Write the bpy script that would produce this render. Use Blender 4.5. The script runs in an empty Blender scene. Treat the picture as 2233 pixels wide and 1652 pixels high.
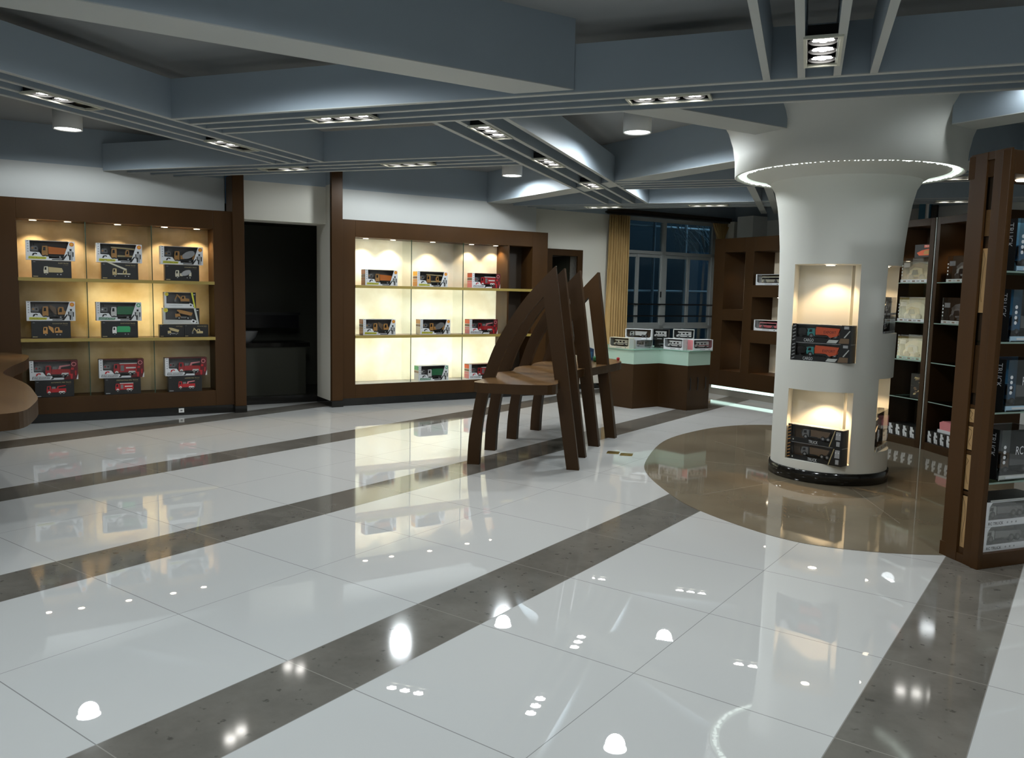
import bpy, math, random
from mathutils import Matrix, Vector
random.seed(7)
D = bpy.data; SC = bpy.context.scene; COL = SC.collection
R = math.radians
# ------------------------------------------------------------------ materials
MATS = {}
def nmat(name):
    m = D.materials.new(name); m.use_nodes = True
    return m, m.node_tree.nodes, m.node_tree.links, m.node_tree.nodes['Principled BSDF']
def mat(name, col, rough=.5, metal=0., spec=.5, emit=None, es=0., coat=0.):
    m, n, l, b = nmat(name)
    b.inputs['Base Color'].default_value = (*col, 1); b.inputs['Roughness'].default_value = rough
    b.inputs['Metallic'].default_value = metal; b.inputs['Specular IOR Level'].default_value = spec
    if coat: b.inputs['Coat Weight'].default_value = coat; b.inputs['Coat Roughness'].default_value = .06
    if emit: b.inputs['Emission Color'].default_value = (*emit, 1); b.inputs['Emission Strength'].default_value = es
    MATS[name] = m; return m
def noise_mat(name, c1, c2, scale=(6, 6, 1), rough=.45, detail=4, spec=.5, bump=0., coat=0.):
    m, n, l, b = nmat(name)
    tc = n.new('ShaderNodeTexCoord'); mp = n.new('ShaderNodeMapping'); mp.inputs['Scale'].default_value = scale
    nz = n.new('ShaderNodeTexNoise'); nz.inputs['Detail'].default_value = detail; nz.inputs['Scale'].default_value = 1
    rp = n.new('ShaderNodeValToRGB'); rp.color_ramp.elements[0].color = (*c1, 1); rp.color_ramp.elements[1].color = (*c2, 1)
    rp.color_ramp.elements[0].position = .3; rp.color_ramp.elements[1].position = .7
    l.new(tc.outputs['Object'], mp.inputs[0]); l.new(mp.outputs[0], nz.inputs['Vector'])
    l.new(nz.outputs['Fac'], rp.inputs[0]); l.new(rp.outputs[0], b.inputs['Base Color'])
    b.inputs['Roughness'].default_value = rough; b.inputs['Specular IOR Level'].default_value = spec
    if coat: b.inputs['Coat Weight'].default_value = coat; b.inputs['Coat Roughness'].default_value = .05
    if bump:
        bp = n.new('ShaderNodeBump'); bp.inputs['Strength'].default_value = bump; bp.inputs['Distance'].default_value = .01
        l.new(nz.outputs['Fac'], bp.inputs['Height']); l.new(bp.outputs[0], b.inputs['Normal'])
    MATS[name] = m; return m
def glass_mat(name, tint, refl=.5, rough=.02):
    m, n, l, b = nmat(name); n.remove(b)
    tr = n.new('ShaderNodeBsdfTransparent'); tr.inputs[0].default_value = (*tint, 1)
    gl = n.new('ShaderNodeBsdfGlossy'); gl.inputs['Roughness'].default_value = rough
    fr = n.new('ShaderNodeFresnel'); fr.inputs[0].default_value = 1.45
    mx = n.new('ShaderNodeMixShader'); k = n.new('ShaderNodeMath'); k.operation = 'MULTIPLY'; k.inputs[1].default_value = refl; l.new(fr.outputs[0], k.inputs[0]); l.new(k.outputs[0], mx.inputs[0]); l.new(tr.outputs[0], mx.inputs[1]); l.new(gl.outputs[0], mx.inputs[2])
    l.new(mx.outputs[0], n['Material Output'].inputs[0]); MATS[name] = m; return m
def panel_mat(name, c1, c2):
    m, n, l, b = nmat(name); n.remove(b)
    tc = n.new('ShaderNodeTexCoord'); nz = n.new('ShaderNodeTexNoise'); nz.inputs['Scale'].default_value = 2.6; nz.inputs['Detail'].default_value = 6
    rp = n.new('ShaderNodeValToRGB'); rp.color_ramp.elements[0].color = (*c1, 1); rp.color_ramp.elements[1].color = (*c2, 1)
    rp.color_ramp.elements[0].position = .35; rp.color_ramp.elements[1].position = .68
    df = n.new('ShaderNodeBsdfDiffuse'); tl = n.new('ShaderNodeBsdfTranslucent'); mx = n.new('ShaderNodeMixShader'); mx.inputs[0].default_value = .45
    l.new(tc.outputs['Object'], nz.inputs['Vector']); l.new(nz.outputs['Fac'], rp.inputs[0])
    for s in (df, tl): l.new(rp.outputs[0], s.inputs[0])
    l.new(df.outputs[0], mx.inputs[1]); l.new(tl.outputs[0], mx.inputs[2]); l.new(mx.outputs[0], n['Material Output'].inputs[0]); MATS[name] = m; return m

noise_mat('wood', (.030, .0145, .0048), (.043, .0205, .0066), (2, 2, .5), .42, 5, .2)
noise_mat('wood_red', (.043, .0195, .0055), (.058, .026, .0074), (3, 3, .6), .42, 5, .2)
noise_mat('wood_dark', (.022, .013, .006), (.032, .018, .008), (2, 2, .5), .5)
noise_mat('wood_tan', (.20, .105, .045), (.27, .15, .07), (2, 9, 9), .28, 5)
noise_mat('wood_table', (.105, .056, .021), (.150, .082, .032), (2, 9, 9), .26, 5)
mat('shelf_edge', (.32, .235, .055), .45)
mat('white_paint', (.60, .61, .59), .75); mat('cream_paint', (.62, .60, .53), .75); mat('column_paint', (.68, .68, .63), .6)
mat('niche_paint', (.72, .63, .48), .7)
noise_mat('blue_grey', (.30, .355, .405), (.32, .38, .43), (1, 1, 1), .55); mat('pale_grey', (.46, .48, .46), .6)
mat('ceiling_paint', (.28, .29, .29), .8)
noise_mat('black_marble', (.006, .006, .006), (.012, .011, .009), (8, 8, 8), .12)
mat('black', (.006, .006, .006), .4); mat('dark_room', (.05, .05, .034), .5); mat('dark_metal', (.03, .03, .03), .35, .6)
mat('chrome', (.6, .6, .6), .15, 1); mat('brass', (.42, .30, .07), .3, 1); mat('alu', (.42, .44, .43), .4, .3)
mat('white_card', (.62, .64, .66), .45); mat('grey_card', (.32, .33, .34), .4); mat('black_card', (.008, .008, .008), .35); mat('card_inner', (.17, .16, .16), .5)
mat('yellow', (.65, .36, .03), .4); mat('lime', (.55, .55, .05), .4); mat('orange', (.62, .17, .02), .35); mat('orange_red', (.72, .10, .025), .4)
mat('amber', (.50, .25, .07), .35); mat('tan_print', (.45, .36, .18), .4); mat('red', (.42, .015, .02), .35); mat('pink_print', (.65, .22, .24), .4)
mat('green', (.015, .16, .06), .35); mat('bright_green', (.03, .33, .12), .4); mat('white_plastic', (.72, .72, .70), .35); mat('tyre', (.012, .012, .012), .7)
mat('grey_plastic', (.18, .18, .18), .4); mat('silver', (.45, .45, .46), .25, .7); mat('teal', (.05, .30, .29), .4); mat('dark_red', (.09, .006, .008), .4)
mat('blue_print', (.05, .16, .30), .3); mat('pale_blue', (.35, .5, .62), .3); mat('brown_print', (.16, .10, .055), .4); mat('window_dark', (.012, .012, .014), .2)
mat('cream_print', (.55, .52, .40), .4); mat('blue_board', (.05, .20, .31), .5); mat('dark_blue', (.02, .05, .12), .4)
mat('porcelain', (.30, .30, .30), .2); mat('frost_glass', (.40, .55, .46), .18, 0, .5); mat('frost_edge', (.24, .42, .33), .2)
mat('lamp_white', (.7, .7, .68), .4); mat('lamp_cream', (.62, .62, .52), .5)
mat('led', (1, 1, 1), .5, emit=(1., .97, .92), es=22.); mat('led_cool', (1, 1, 1), .5, emit=(.95, 1., 1.), es=20.); mat('led_warm', (1, 1, 1), .5, emit=(1., .85, .62), es=16.)
mat('ring_glow', (.8, .9, .85), .2, emit=(.86, 1., .90), es=.75); mat('ring_bright', (.8, .9, .85), .2, emit=(.92, 1., .95), es=2.0)
mat('strip_glow', (.8, .9, .9), .3, emit=(.70, 1., .88), es=1.5)
mat('lamp_off', (.35, .28, .12), .3, .5); mat('lamp_inner', (.02, .02, .02), .3, .5)
noise_mat('curtain_cloth', (.42, .27, .10), (.55, .37, .15), (14, 14, 3), .8); mat('steel_pipe', (.50, .60, .66), .5); mat('night_wall', (.010, .024, .034), .8); mat('night_wall2', (.03, .075, .12), .8)
mat('palm', (.45, .55, .60), .6); mat('plinth_stone', (.27, .25, .21), .15)
noise_mat('stone_panel', (.36, .22, .095), (.46, .30, .14), (3, 3, 3), .4); mat('crack', (.12, .07, .03), .6)
glass_mat('clear_film', (.985, .985, .985), .5); glass_mat('clear_glass', (.972, .985, .970), .3); glass_mat('night_glass', (.80, .9, .95)); glass_mat('shelf_glass', (.62, .78, .72))
mat('glass_edge', (.02, .05, .03), .2); mat('glass_edge_light', (.22, .30, .26), .2)
panel_mat('backlit_panel', (.74, .70, .60), (.92, .91, .85)); panel_mat('backlit_panel_gold', (.48, .37, .20), (.74, .64, .45))
noise_mat('medallion_stone', (.135, .112, .078), (.20, .17, .12), (1.4, 1.4, 1.4), .04, 8, .5)

def floor_mat():
    m, n, l, b = nmat('floor_tiles')
    tc = n.new('ShaderNodeTexCoord'); sp = n.new('ShaderNodeSeparateXYZ'); l.new(tc.outputs['Object'], sp.inputs[0])
    def mth(op, a, bv=None, c=None):
        k = n.new('ShaderNodeMath'); k.operation = op
        for i, v in enumerate((a, bv, c)):
            if v is None: continue
            if isinstance(v, (int, float)): k.inputs[i].default_value = v
            else: l.new(v, k.inputs[i])
        return k.outputs[0]
    X, Y = sp.outputs[0], sp.outputs[1]
    # stripes run along Y, 1.993 m apart, 0.397 m wide
    u = mth('MODULO', mth('ADD', X, 4.635 + 1.993 * 20), 1.993)
    stripe = mth('LESS_THAN', u, .397)
    # joints
    def line(v, off, per, w):
        q = mth('MODULO', mth('ADD', v, off + per * 60), per)
        return mth('MAXIMUM', mth('LESS_THAN', q, w), mth('GREATER_THAN', q, per - w))
    jy = line(Y, -1.31, .803, .0022)
    jx = mth('MAXIMUM', line(X, 3.437, 1.993, .0016), mth('MAXIMUM', line(X, 4.635, 1.993, .002), line(X, 4.238, 1.993, .002)))
    joint = mth('MAXIMUM', jy, jx)
    nz = n.new('ShaderNodeTexNoise'); nz.inputs['Scale'].default_value = 2.2; nz.inputs['Detail'].default_value = 9; nz.inputs['Roughness'].default_value = .62
    l.new(tc.outputs['Object'], nz.inputs['Vector'])
    rp = n.new('ShaderNodeValToRGB'); rp.color_ramp.elements[0].position = .32; rp.color_ramp.elements[1].position = .7
    rp.color_ramp.elements[0].color = (.105, .099, .086, 1); rp.color_ramp.elements[1].color = (.170, .161, .142, 1); l.new(nz.outputs['Fac'], rp.inputs[0])
    nz2 = n.new('ShaderNodeTexNoise'); nz2.inputs['Scale'].default_value = 22; nz2.inputs['Detail'].default_value = 4; l.new(tc.outputs['Object'], nz2.inputs['Vector'])
    rp2 = n.new('ShaderNodeValToRGB'); rp2.color_ramp.elements[0].position = .30; rp2.color_ramp.elements[1].position = .36
    rp2.color_ramp.elements[0].color = (.55, .55, .55, 1); rp2.color_ramp.elements[1].color = (1, 1, 1, 1); l.new(nz2.outputs['Fac'], rp2.inputs[0])
    mul = n.new('ShaderNodeMix'); mul.data_type = 'RGBA'; mul.blend_type = 'MULTIPLY'; mul.inputs[0].default_value = 1
    l.new(rp.outputs[0], mul.inputs[6]); l.new(rp2.outputs[0], mul.inputs[7])
    def mix(f, a, c):
        k = n.new('ShaderNodeMix'); k.data_type = 'RGBA'; l.new(f, k.inputs[0])
        for i, v in ((6, a), (7, c)):
            if isinstance(v, tuple): k.inputs[i].default_value = v
            else: l.new(v, k.inputs[i])
        return k.outputs[2]
    base = mix(stripe, (.50, .51, .505, 1), mul.outputs[2])
    jc = mix(stripe, (.24, .245, .24, 1), (.24, .225, .20, 1))
    col = mix(joint, base, jc)
    l.new(col, b.inputs['Base Color'])
    rg = mth('ADD', mth('MULTIPLY', stripe, .06), .008); l.new(rg, b.inputs['Roughness'])
    b.inputs['IOR'].default_value = 1.72; MATS['floor_tiles'] = m
floor_mat()

# ------------------------------------------------------------------ mesh helpers
class MB:
    def __init__(s): s.v = []; s.f = []; s.m = []; s.names = []; s.smooth = []
    def mi(s, name):
        if name not in s.names: s.names.append(name)
        return s.names.index(name)
    def add(s, vs, fs, m, T=None, smooth=False):
        o = len(s.v)
        s.v += [tuple(T @ Vector(p)) if T is not None else tuple(p) for p in vs]
        k = s.mi(m)
        for f in fs: s.f.append([i + o for i in f]); s.m.append(k); s.smooth.append(smooth)
        return s
    def box(s, x0, x1, y0, y1, z0, z1, m, T=None):
        vs = [(x, y, z) for z in (z0, z1) for y in (y0, y1) for x in (x0, x1)]
        return s.add(vs, [(0, 2, 3, 1), (4, 5, 7, 6), (0, 1, 5, 4), (2, 6, 7, 3), (0, 4, 6, 2), (1, 3, 7, 5)], m, T)
    def prism(s, pts, y0, y1, m, T=None, side=None):      # outline in x,z, extruded along y
        n = len(pts); a = sum(pts[i][0] * pts[(i + 1) % n][1] - pts[(i + 1) % n][0] * pts[i][1] for i in range(n))
        if a < 0: pts = pts[::-1]
        vs = [(x, y0, z) for x, z in pts] + [(x, y1, z) for x, z in pts]
        s.add(vs, [list(range(n)), list(range(2 * n - 1, n - 1, -1))], m, T)
        return s.add(vs, [(i, i + n, (i + 1) % n + n, (i + 1) % n) for i in range(n)], side or m, T)
    def prismz(s, pts, z0, z1, m, T=None, side=None, bottom=None):  # outline in x,y, extruded along z
        n = len(pts); a = sum(pts[i][0] * pts[(i + 1) % n][1] - pts[(i + 1) % n][0] * pts[i][1] for i in range(n))
        if a < 0: pts = pts[::-1]
        vs = [(x, y, z0) for x, y in pts] + [(x, y, z1) for x, y in pts]
        s.add(vs, [list(range(n - 1, -1, -1))], bottom or m, T); s.add(vs, [list(range(n, 2 * n))], m, T)
        return s.add(vs, [(i, (i + 1) % n, (i + 1) % n + n, i + n) for i in range(n)], side or m, T)
    def disc(s, c, r, y0, y1, m, n=16, T=None, rx=1.):    # round plate facing -y
        return s.prism([(c[0] + rx * r * math.cos(2 * math.pi * i / n), c[1] + r * math.sin(2 * math.pi * i / n)) for i in range(n)], y0, y1, m, T)
    def lathe(s, prof, m, n=48, c=(0, 0), T=None, smooth=True):   # profile (r,z) about the vertical through c
        vs = [(c[0] + r * math.cos(2 * math.pi * i / n), c[1] + r * math.sin(2 * math.pi * i / n), z) for r, z in prof for i in range(n)]
        fs = [(j * n + i, j * n + (i + 1) % n, (j + 1) * n + (i + 1) % n, (j + 1) * n + i) for j in range(len(prof) - 1) for i in range(n)]
        return s.add(vs, fs, m, T, smooth)
    def tube(s, path, r, m, n=8, T=None):
        vs = []; fs = []
        for k, p in enumerate(path):
            p = Vector(p); d = (Vector(path[min(k + 1, len(path) - 1)]) - Vector(path[max(k - 1, 0)])).normalized()
            a = d.cross(Vector((0, 0, 1)) if abs(d.z) < .9 else Vector((1, 0, 0))).normalized(); b = d.cross(a)
            vs += [tuple(p + r * (math.cos(2 * math.pi * i / n) * a + math.sin(2 * math.pi * i / n) * b)) for i in range(n)]
        for k in range(len(path) - 1):
            fs += [(k * n + i, k * n + (i + 1) % n, (k + 1) * n + (i + 1) % n, (k + 1) * n + i) for i in range(n)]
        fs += [list(range(n)), list(range(len(vs) - 1, len(vs) - n - 1, -1))]
        return s.add(vs, fs, m, T, True)
    def build(s, name, parent=None, bevel=0.):
        me = D.meshes.new(name); me.from_pydata(s.v, [], s.f)
        for k in s.names: me.materials.append(MATS[k])
        me.polygons.foreach_set('material_index', s.m); me.polygons.foreach_set('use_smooth', s.smooth)
        me.validate(); me.update()
        o = D.objects.new(name, me); COL.objects.link(o)
        if parent: o.parent = parent
        if bevel:
            b = o.modifiers.new('edge', 'BEVEL'); b.width = bevel; b.segments = 2; b.limit_method = 'ANGLE'; b.angle_limit = R(50)
        return o
def tag(o, label=None, cat=None, group=None, kind=None):
    if label: o['label'] = label
    if cat: o['category'] = cat
    if group: o['group'] = group
    if kind: o['kind'] = kind
    return o
def thing(name, label, cat, loc=(0, 0, 0), rz=0., group=None):
    o = D.objects.new(name, None); COL.objects.link(o); o.location = loc; o.rotation_euler = (0, 0, rz); o.empty_display_size = .1
    return tag(o, label, cat, group, 'thing')
def struct(mb, name, label=None, parent=None, loc=None, rz=0., bevel=0.):
    o = mb.build(name, parent, bevel)
    if loc: o.location = loc
    o.rotation_euler = (0, 0, rz)
    if not parent: o['kind'] = 'structure'
    if label: o['label'] = label
    return o
def dup(root, loc, rz, label, group=None):
    r = root.copy(); COL.objects.link(r); r.location = loc; r.rotation_euler = (0, 0, rz); r['label'] = label
    if group: r['group'] = group
    for ch in list(root.children):
        c = ch.copy(); COL.objects.link(c); c.parent = r
        if c.type == 'LIGHT': pass
        for g in list(ch.children):
            d = g.copy(); COL.objects.link(d); d.parent = c
    return r
def light(kind, name, parent, loc, energy, col=(1, 1, 1), rot=(0, 0, 0), **kw):
    l = D.lights.new(name, kind); l.energy = energy; l.color = col
    for k, v in kw.items(): setattr(l, k, v)
    o = D.objects.new(name, l); COL.objects.link(o); o.location = loc; o.rotation_euler = rot
    if parent: o.parent = parent
    return o
_txt = {}
def text_shape(s):
    if s not in _txt:
        c = D.curves.new('lettering', 'FONT'); c.body = s; c.resolution_u = 2; c.extrude = 0
        o = D.objects.new('lettering', c); COL.objects.link(o); bpy.context.view_layer.update()
        me = D.meshes.new_from_object(o.evaluated_get(bpy.context.evaluated_depsgraph_get()))
        vs = [tuple(v.co) for v in me.vertices]; fs = [list(p.vertices) for p in me.polygons]
        x0 = min(v[0] for v in vs); x1 = max(v[0] for v in vs); y0 = min(v[1] for v in vs); y1 = max(v[1] for v in vs)
        _txt[s] = ([((v[0] - x0) / (x1 - x0), (v[1] - y0) / (y1 - y0)) for v in vs], fs)
        D.objects.remove(o); D.meshes.remove(me); D.curves.remove(c)
    return _txt[s]
def text(mb, s, x, z, w, h, y, m, T=None, slant=0., vertical=False):
    vs, fs = text_shape(s)
    if vertical: pts = [(x + b * w, y, z - a * h) for a, b in vs]      # reads downwards, tops of the letters to the right
    else: pts = [(x + a * w + slant * b * h, y, z + b * h) for a, b in vs]
    return mb.add(pts, fs, m, T)

# ------------------------------------------------------------------ frames of the building
WANG = R(67.09); WA = Vector((-9.494, 4.057)); WD = Vector((math.cos(WANG), math.sin(WANG))); WN = Vector((WD.y, -WD.x))
def st(s, t, z=0.): p = WA + s * WD + t * WN; return (p.x, p.y, z)
G16 = R(16); E1 = Vector((math.cos(G16), math.sin(G16))); E2 = Vector((-E1.y, E1.x))
def pq(p, q, z=0.): v = p * E1 + q * E2; return (v.x, v.y, z)
TWALL = Matrix.Translation((WA.x, WA.y, 0)) @ Matrix.Rotation(WANG, 4, 'Z')   # local x = along the wall, y = into the wall
TGRID = Matrix.Rotation(G16, 4, 'Z')

# ------------------------------------------------------------------ camera
H = 1.55; PITCH, ROLL, YAW, FPX = .105721245, .0207489198, .622599062, 1773.91
Fh = Vector((-math.sin(YAW), math.cos(YAW), 0)); Rh = Vector((math.cos(YAW), math.sin(YAW), 0)); Zv = Vector((0, 0, 1))
Fv = math.cos(PITCH) * Fh - math.sin(PITCH) * Zv; Uv = Rh.cross(Fv)
Rv = math.cos(ROLL) * Rh + math.sin(ROLL) * Uv; U2 = -math.sin(ROLL) * Rh + math.cos(ROLL) * Uv
cam = D.objects.new('camera', D.cameras.new('camera')); COL.objects.link(cam)
cam.data.sensor_fit = 'HORIZONTAL'; cam.data.sensor_width = 36; cam.data.lens = 36 * FPX / 2233; cam.data.clip_start = .05; cam.data.clip_end = 200
cam.matrix_world = Matrix(((Rv.x, U2.x, -Fv.x, 0), (Rv.y, U2.y, -Fv.y, 0), (Rv.z, U2.z, -Fv.z, H), (0, 0, 0, 1)))
SC.camera = cam
# ------------------------------------------------------------------ floor, walls, ceiling
CEIL = 3.31
S0, S1, T0, T1 = -4.2, 11.2, -.42, 13.2
mb = MB(); mb.prismz([st(S0, -.62)[:2], st(S1 + .2, -.62)[:2], st(S1 + .2, T1)[:2], st(S0, T1)[:2]], -.05, 0, 'floor_tiles'); struct(mb, 'floor')
med = [(-3.373, 6.907), (-3.10, 6.37), (-2.632, 5.83), (-2.243, 5.508), (-1.642, 5.233), (-1.208, 5.232), (-.682, 5.50), (-.1, 6.1), (.35, 7.1), (.35, 8.3), (-.3, 9.5), (-1.3, 10.15), (-2.3, 10.22), (-3.167, 9.87), (-3.546, 9.40), (-3.70, 8.7), (-3.677, 7.912)]
def spline(pts, k=6, closed=True):
    out = []; n = len(pts)
    for i in range(n if closed else n - 1):
        p = [Vector(pts[(i + j - 1) % n]) if closed else Vector(pts[max(0, min(n - 1, i + j - 1))]) for j in range(4)]
        for a in range(k):
            t = a / k
            q = .5 * ((2 * p[1]) + (-p[0] + p[2]) * t + (2 * p[0] - 5 * p[1] + 4 * p[2] - p[3]) * t * t + (-p[0] + 3 * p[1] - 3 * p[2] + p[3]) * t ** 3)
            out.append(tuple(q))
    if not closed: out.append(tuple(pts[-1]))
    return out
mb = MB(); mb.prismz(spline(med), .0002, .003, 'medallion_stone')
for a in (4.35, 5.25, 2.62, 3.4, .2): # pale joints running out from the column
    c = Vector((-1.85, 7.5)); d = Vector((math.cos(a), math.sin(a))); nn = Vector((-d.y, d.x)) * .0022
    mb.prismz([tuple(c + d * .6 - nn), tuple(c + d * 1.62 - nn), tuple(c + d * 1.62 + nn), tuple(c + d * .6 + nn)], .003, .0033, 'plinth_stone')
struct(mb, 'floor_medallion')
mb = MB(); mb.prismz([st(S0, -2.6)[:2], st(S1 + .2, -2.6)[:2], st(S1 + .2, T1)[:2], st(S0, T1)[:2]], CEIL, CEIL + .1, 'ceiling_paint'); struct(mb, 'ceiling')
ZB = 2.885   # where the white band ends and the blue-grey paint begins
# left wall: band above the cabinets, recess with washroom opening, stretch with the door and the window
mb = MB()
def wseg(mb, s0, s1, t0, t1, z0, z1, m): mb.box(s0, s1, -t1, -t0, z0, z1, m, TWALL)
wseg(mb, S0, 2.235, -.62, -.36, 2.46, ZB, 'white_paint'); wseg(mb, S0, 2.235, -.62, -.36, ZB, CEIL, 'blue_grey'); wseg(mb, S0, 2.30, -.70, -.62, 0, CEIL, 'cream_paint')
wseg(mb, 2.378, 3.471, -.56, -.18, 2.39, ZB - .02, 'cream_paint'); wseg(mb, 2.378, 3.471, -.56, -.18, ZB - .02, CEIL, 'blue_grey')
wseg(mb, 2.25, 2.36, -.56, -.30, 0, 2.39, 'cream_paint')
wseg(mb, 3.471, 3.62, -.56, -.02, .08, ZB, 'cream_paint'); wseg(mb, 3.471, 3.62, -.56, -.02, ZB, CEIL, 'blue_grey'); wseg(mb, 3.465, 3.62, -.565, -.015, 0, .08, 'black_marble')
wseg(mb, 3.625, 6.86, -.62, -.36, 2.46, ZB, 'white_paint'); wseg(mb, 3.62, 6.86, -.62, -.36, ZB, CEIL, 'blue_grey'); wseg(mb, 3.62, 6.86, -.70, -.62, 0, CEIL, 'cream_paint')
# door opening s 7.20-7.69, window s 8.7-10.72
wseg(mb, 6.86, 7.20, -.60, -.42, 0, 2.852, 'cream_paint'); wseg(mb, 7.20, 7.69, -.60, -.42, 2.17, 2.852, 'cream_paint'); wseg(mb, 7.69, 8.70, -.60, -.42, 0, 2.852, 'cream_paint')
wseg(mb, 8.70, 10.78, -.60, -.42, 0, .36, 'cream_paint'); wseg(mb, 10.78, S1, -.60, -.42, 0, 2.852, 'cream_paint'); wseg(mb, 6.86, S1, -.60, -.42, 2.852, CEIL, 'blue_grey')
struct(mb, 'wall_left')
mb = MB(); wseg(mb, 6.86, 7.10, -.415, -.405, 0, .085, 'black_marble'); wseg(mb, 7.80, 8.70, -.415, -.405, 0, .085, 'black_marble'); struct(mb, 'baseboard_left')
mb = MB(); mb.box(S1, S1 + .2, -T1, .6, 0, ZB, 'white_paint', TWALL); mb.box(S1, S1 + .2, -T1, .6, ZB, CEIL, 'blue_grey', TWALL)
mb.box(10.85, S1, -.34, .02, 0, 2.95, 'white_paint', TWALL); mb.box(10.9, S1, .14, .42, 0, 2.88, 'cream_paint', TWALL); struct(mb, 'wall_back')
mb = MB(); mb.box(S0 - .2, S0, -T1, .6, 0, CEIL, 'white_paint', TWALL); struct(mb, 'wall_front')
mb = MB(); mb.box(S0, S1, -T1 - .2, -T1, 0, CEIL, 'white_paint', TWALL); struct(mb, 'wall_right')
# washroom behind the opening
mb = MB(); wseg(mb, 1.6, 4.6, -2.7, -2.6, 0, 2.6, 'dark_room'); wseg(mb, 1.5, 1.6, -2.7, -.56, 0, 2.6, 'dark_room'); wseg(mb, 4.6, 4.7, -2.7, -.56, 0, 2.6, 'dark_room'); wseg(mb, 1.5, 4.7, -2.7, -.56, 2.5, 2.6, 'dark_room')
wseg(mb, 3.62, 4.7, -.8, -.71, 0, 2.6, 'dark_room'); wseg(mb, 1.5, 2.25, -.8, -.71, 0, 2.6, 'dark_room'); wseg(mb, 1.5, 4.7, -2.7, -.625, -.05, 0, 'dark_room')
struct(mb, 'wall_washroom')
mb = MB(); wseg(mb, 2.36, 3.471, -.62, -.58, 0, .10, 'black_marble'); struct(mb, 'trim_1')
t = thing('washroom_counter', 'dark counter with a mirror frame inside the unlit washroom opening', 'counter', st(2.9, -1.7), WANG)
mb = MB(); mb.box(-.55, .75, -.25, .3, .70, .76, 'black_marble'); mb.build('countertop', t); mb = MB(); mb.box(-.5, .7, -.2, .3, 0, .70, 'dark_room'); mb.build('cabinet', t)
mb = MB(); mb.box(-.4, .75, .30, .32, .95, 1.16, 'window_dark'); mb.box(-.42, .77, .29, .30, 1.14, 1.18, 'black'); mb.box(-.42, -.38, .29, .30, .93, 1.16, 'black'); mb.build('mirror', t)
mb = MB(); mb.lathe([(.02, 0), (.07, .0), (.08, .02), (.13, .07), (.16, .15), (.165, .16), (.15, .15), (.11, .07), (.02, .04)], 'porcelain', 32)
tag(mb.build('washbasin'), 'round pale washbasin on the dark washroom counter', 'basin', kind='thing').location = st(2.80, -1.72, .761)

# door in the left wall beyond the second cabinet
dr = MB(); wseg(dr, 7.10, 7.20, -.62, -.385, 0, 2.25, 'wood'); wseg(dr, 7.69, 7.79, -.62, -.385, 0, 2.25, 'wood'); wseg(dr, 7.20, 7.69, -.62, -.385, 2.15, 2.25, 'wood')
dr = struct(dr, 'door_1')
mb = MB(); wseg(mb, 7.20, 7.70, -1.5, -1.45, 0, 2.16, 'window_dark'); wseg(mb, 7.15, 7.20, -1.5, -.62, 0, 2.2, 'black'); wseg(mb, 7.69, 7.75, -1.5, -.62, 0, 2.2, 'dark_room'); wseg(mb, 7.15, 7.75, -1.5, -.62, 2.16, 2.2, 'grey_card'); mb.build('passage', dr)
mb = MB(); wseg(mb, 7.20, 7.62, -1.449, -1.40, 1.98, 2.09, 'alu'); wseg(mb, 7.58, 7.64, -1.449, -1.40, 0, 2.09, 'alu'); mb.build('inner_frame', dr)

# window with sliding sashes, guard rails, roller housing
wf = MB()
for s in (8.70, 9.55, 10.72): wf.box(s - .03, s + .045, .44, .52, .36, 2.86, 'alu', TWALL)
for z in (.36, .98, 2.25, 2.80): wf.box(8.70, 10.76, .44, .52, z, z + .055, 'alu', TWALL)
wf = struct(wf, 'window_1')
for a, b, y in ((8.98, 9.55, .475), (8.72, 9.02, .495), (9.62, 10.18, .495), (10.14, 10.70, .475)):
    mb = MB()
    for x in (a, b - .05): mb.box(x, x + .05, y - .012, y + .012, 1.035, 2.245, 'alu', TWALL)
    for z in (1.035, 2.195): mb.box(a + .05, b - .05, y - .012, y + .012, z, z + .05, 'alu', TWALL)
    so = mb.build('sash', wf)
    mb = MB(); mb.box(a + .05, b - .05, y - .003, y + .003, 1.085, 2.195, 'night_glass', TWALL); mb.build('pane', so)
for a, b in ((8.73, 9.52), (9.60, 10.69)):
    mb = MB(); mb.box(a, b, .478, .484, 2.305, 2.80, 'night_glass', TWALL); mb.build('pane', wf)
    mb = MB(); mb.box(a, b, .478, .484, .415, .98, 'night_glass', TWALL); mb.build('pane', wf)
mb = MB()
for z in (1.20, 1.40): mb.tube([(8.68, .43, z), (10.76, .43, z)], .012, 'black', T=TWALL)
mb.build('guard_rail', wf)
mb = MB(); mb.box(9.50, 9.52, .428, .44, 1.52, 1.62, 'black', TWALL); mb.build('latch', wf)
rod = MB(); rod.tube([(8.12, .25, 2.87), (11.0, .25, 2.87)], .018, 'black', T=TWALL); rod.box(8.25, 11.0, .30, .38, 2.86, 2.95, 'wood_dark', TWALL)
tag(rod.build('curtain_rod'), 'dark curtain rail above the tall night window', 'curtain rail', kind='thing')
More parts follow.
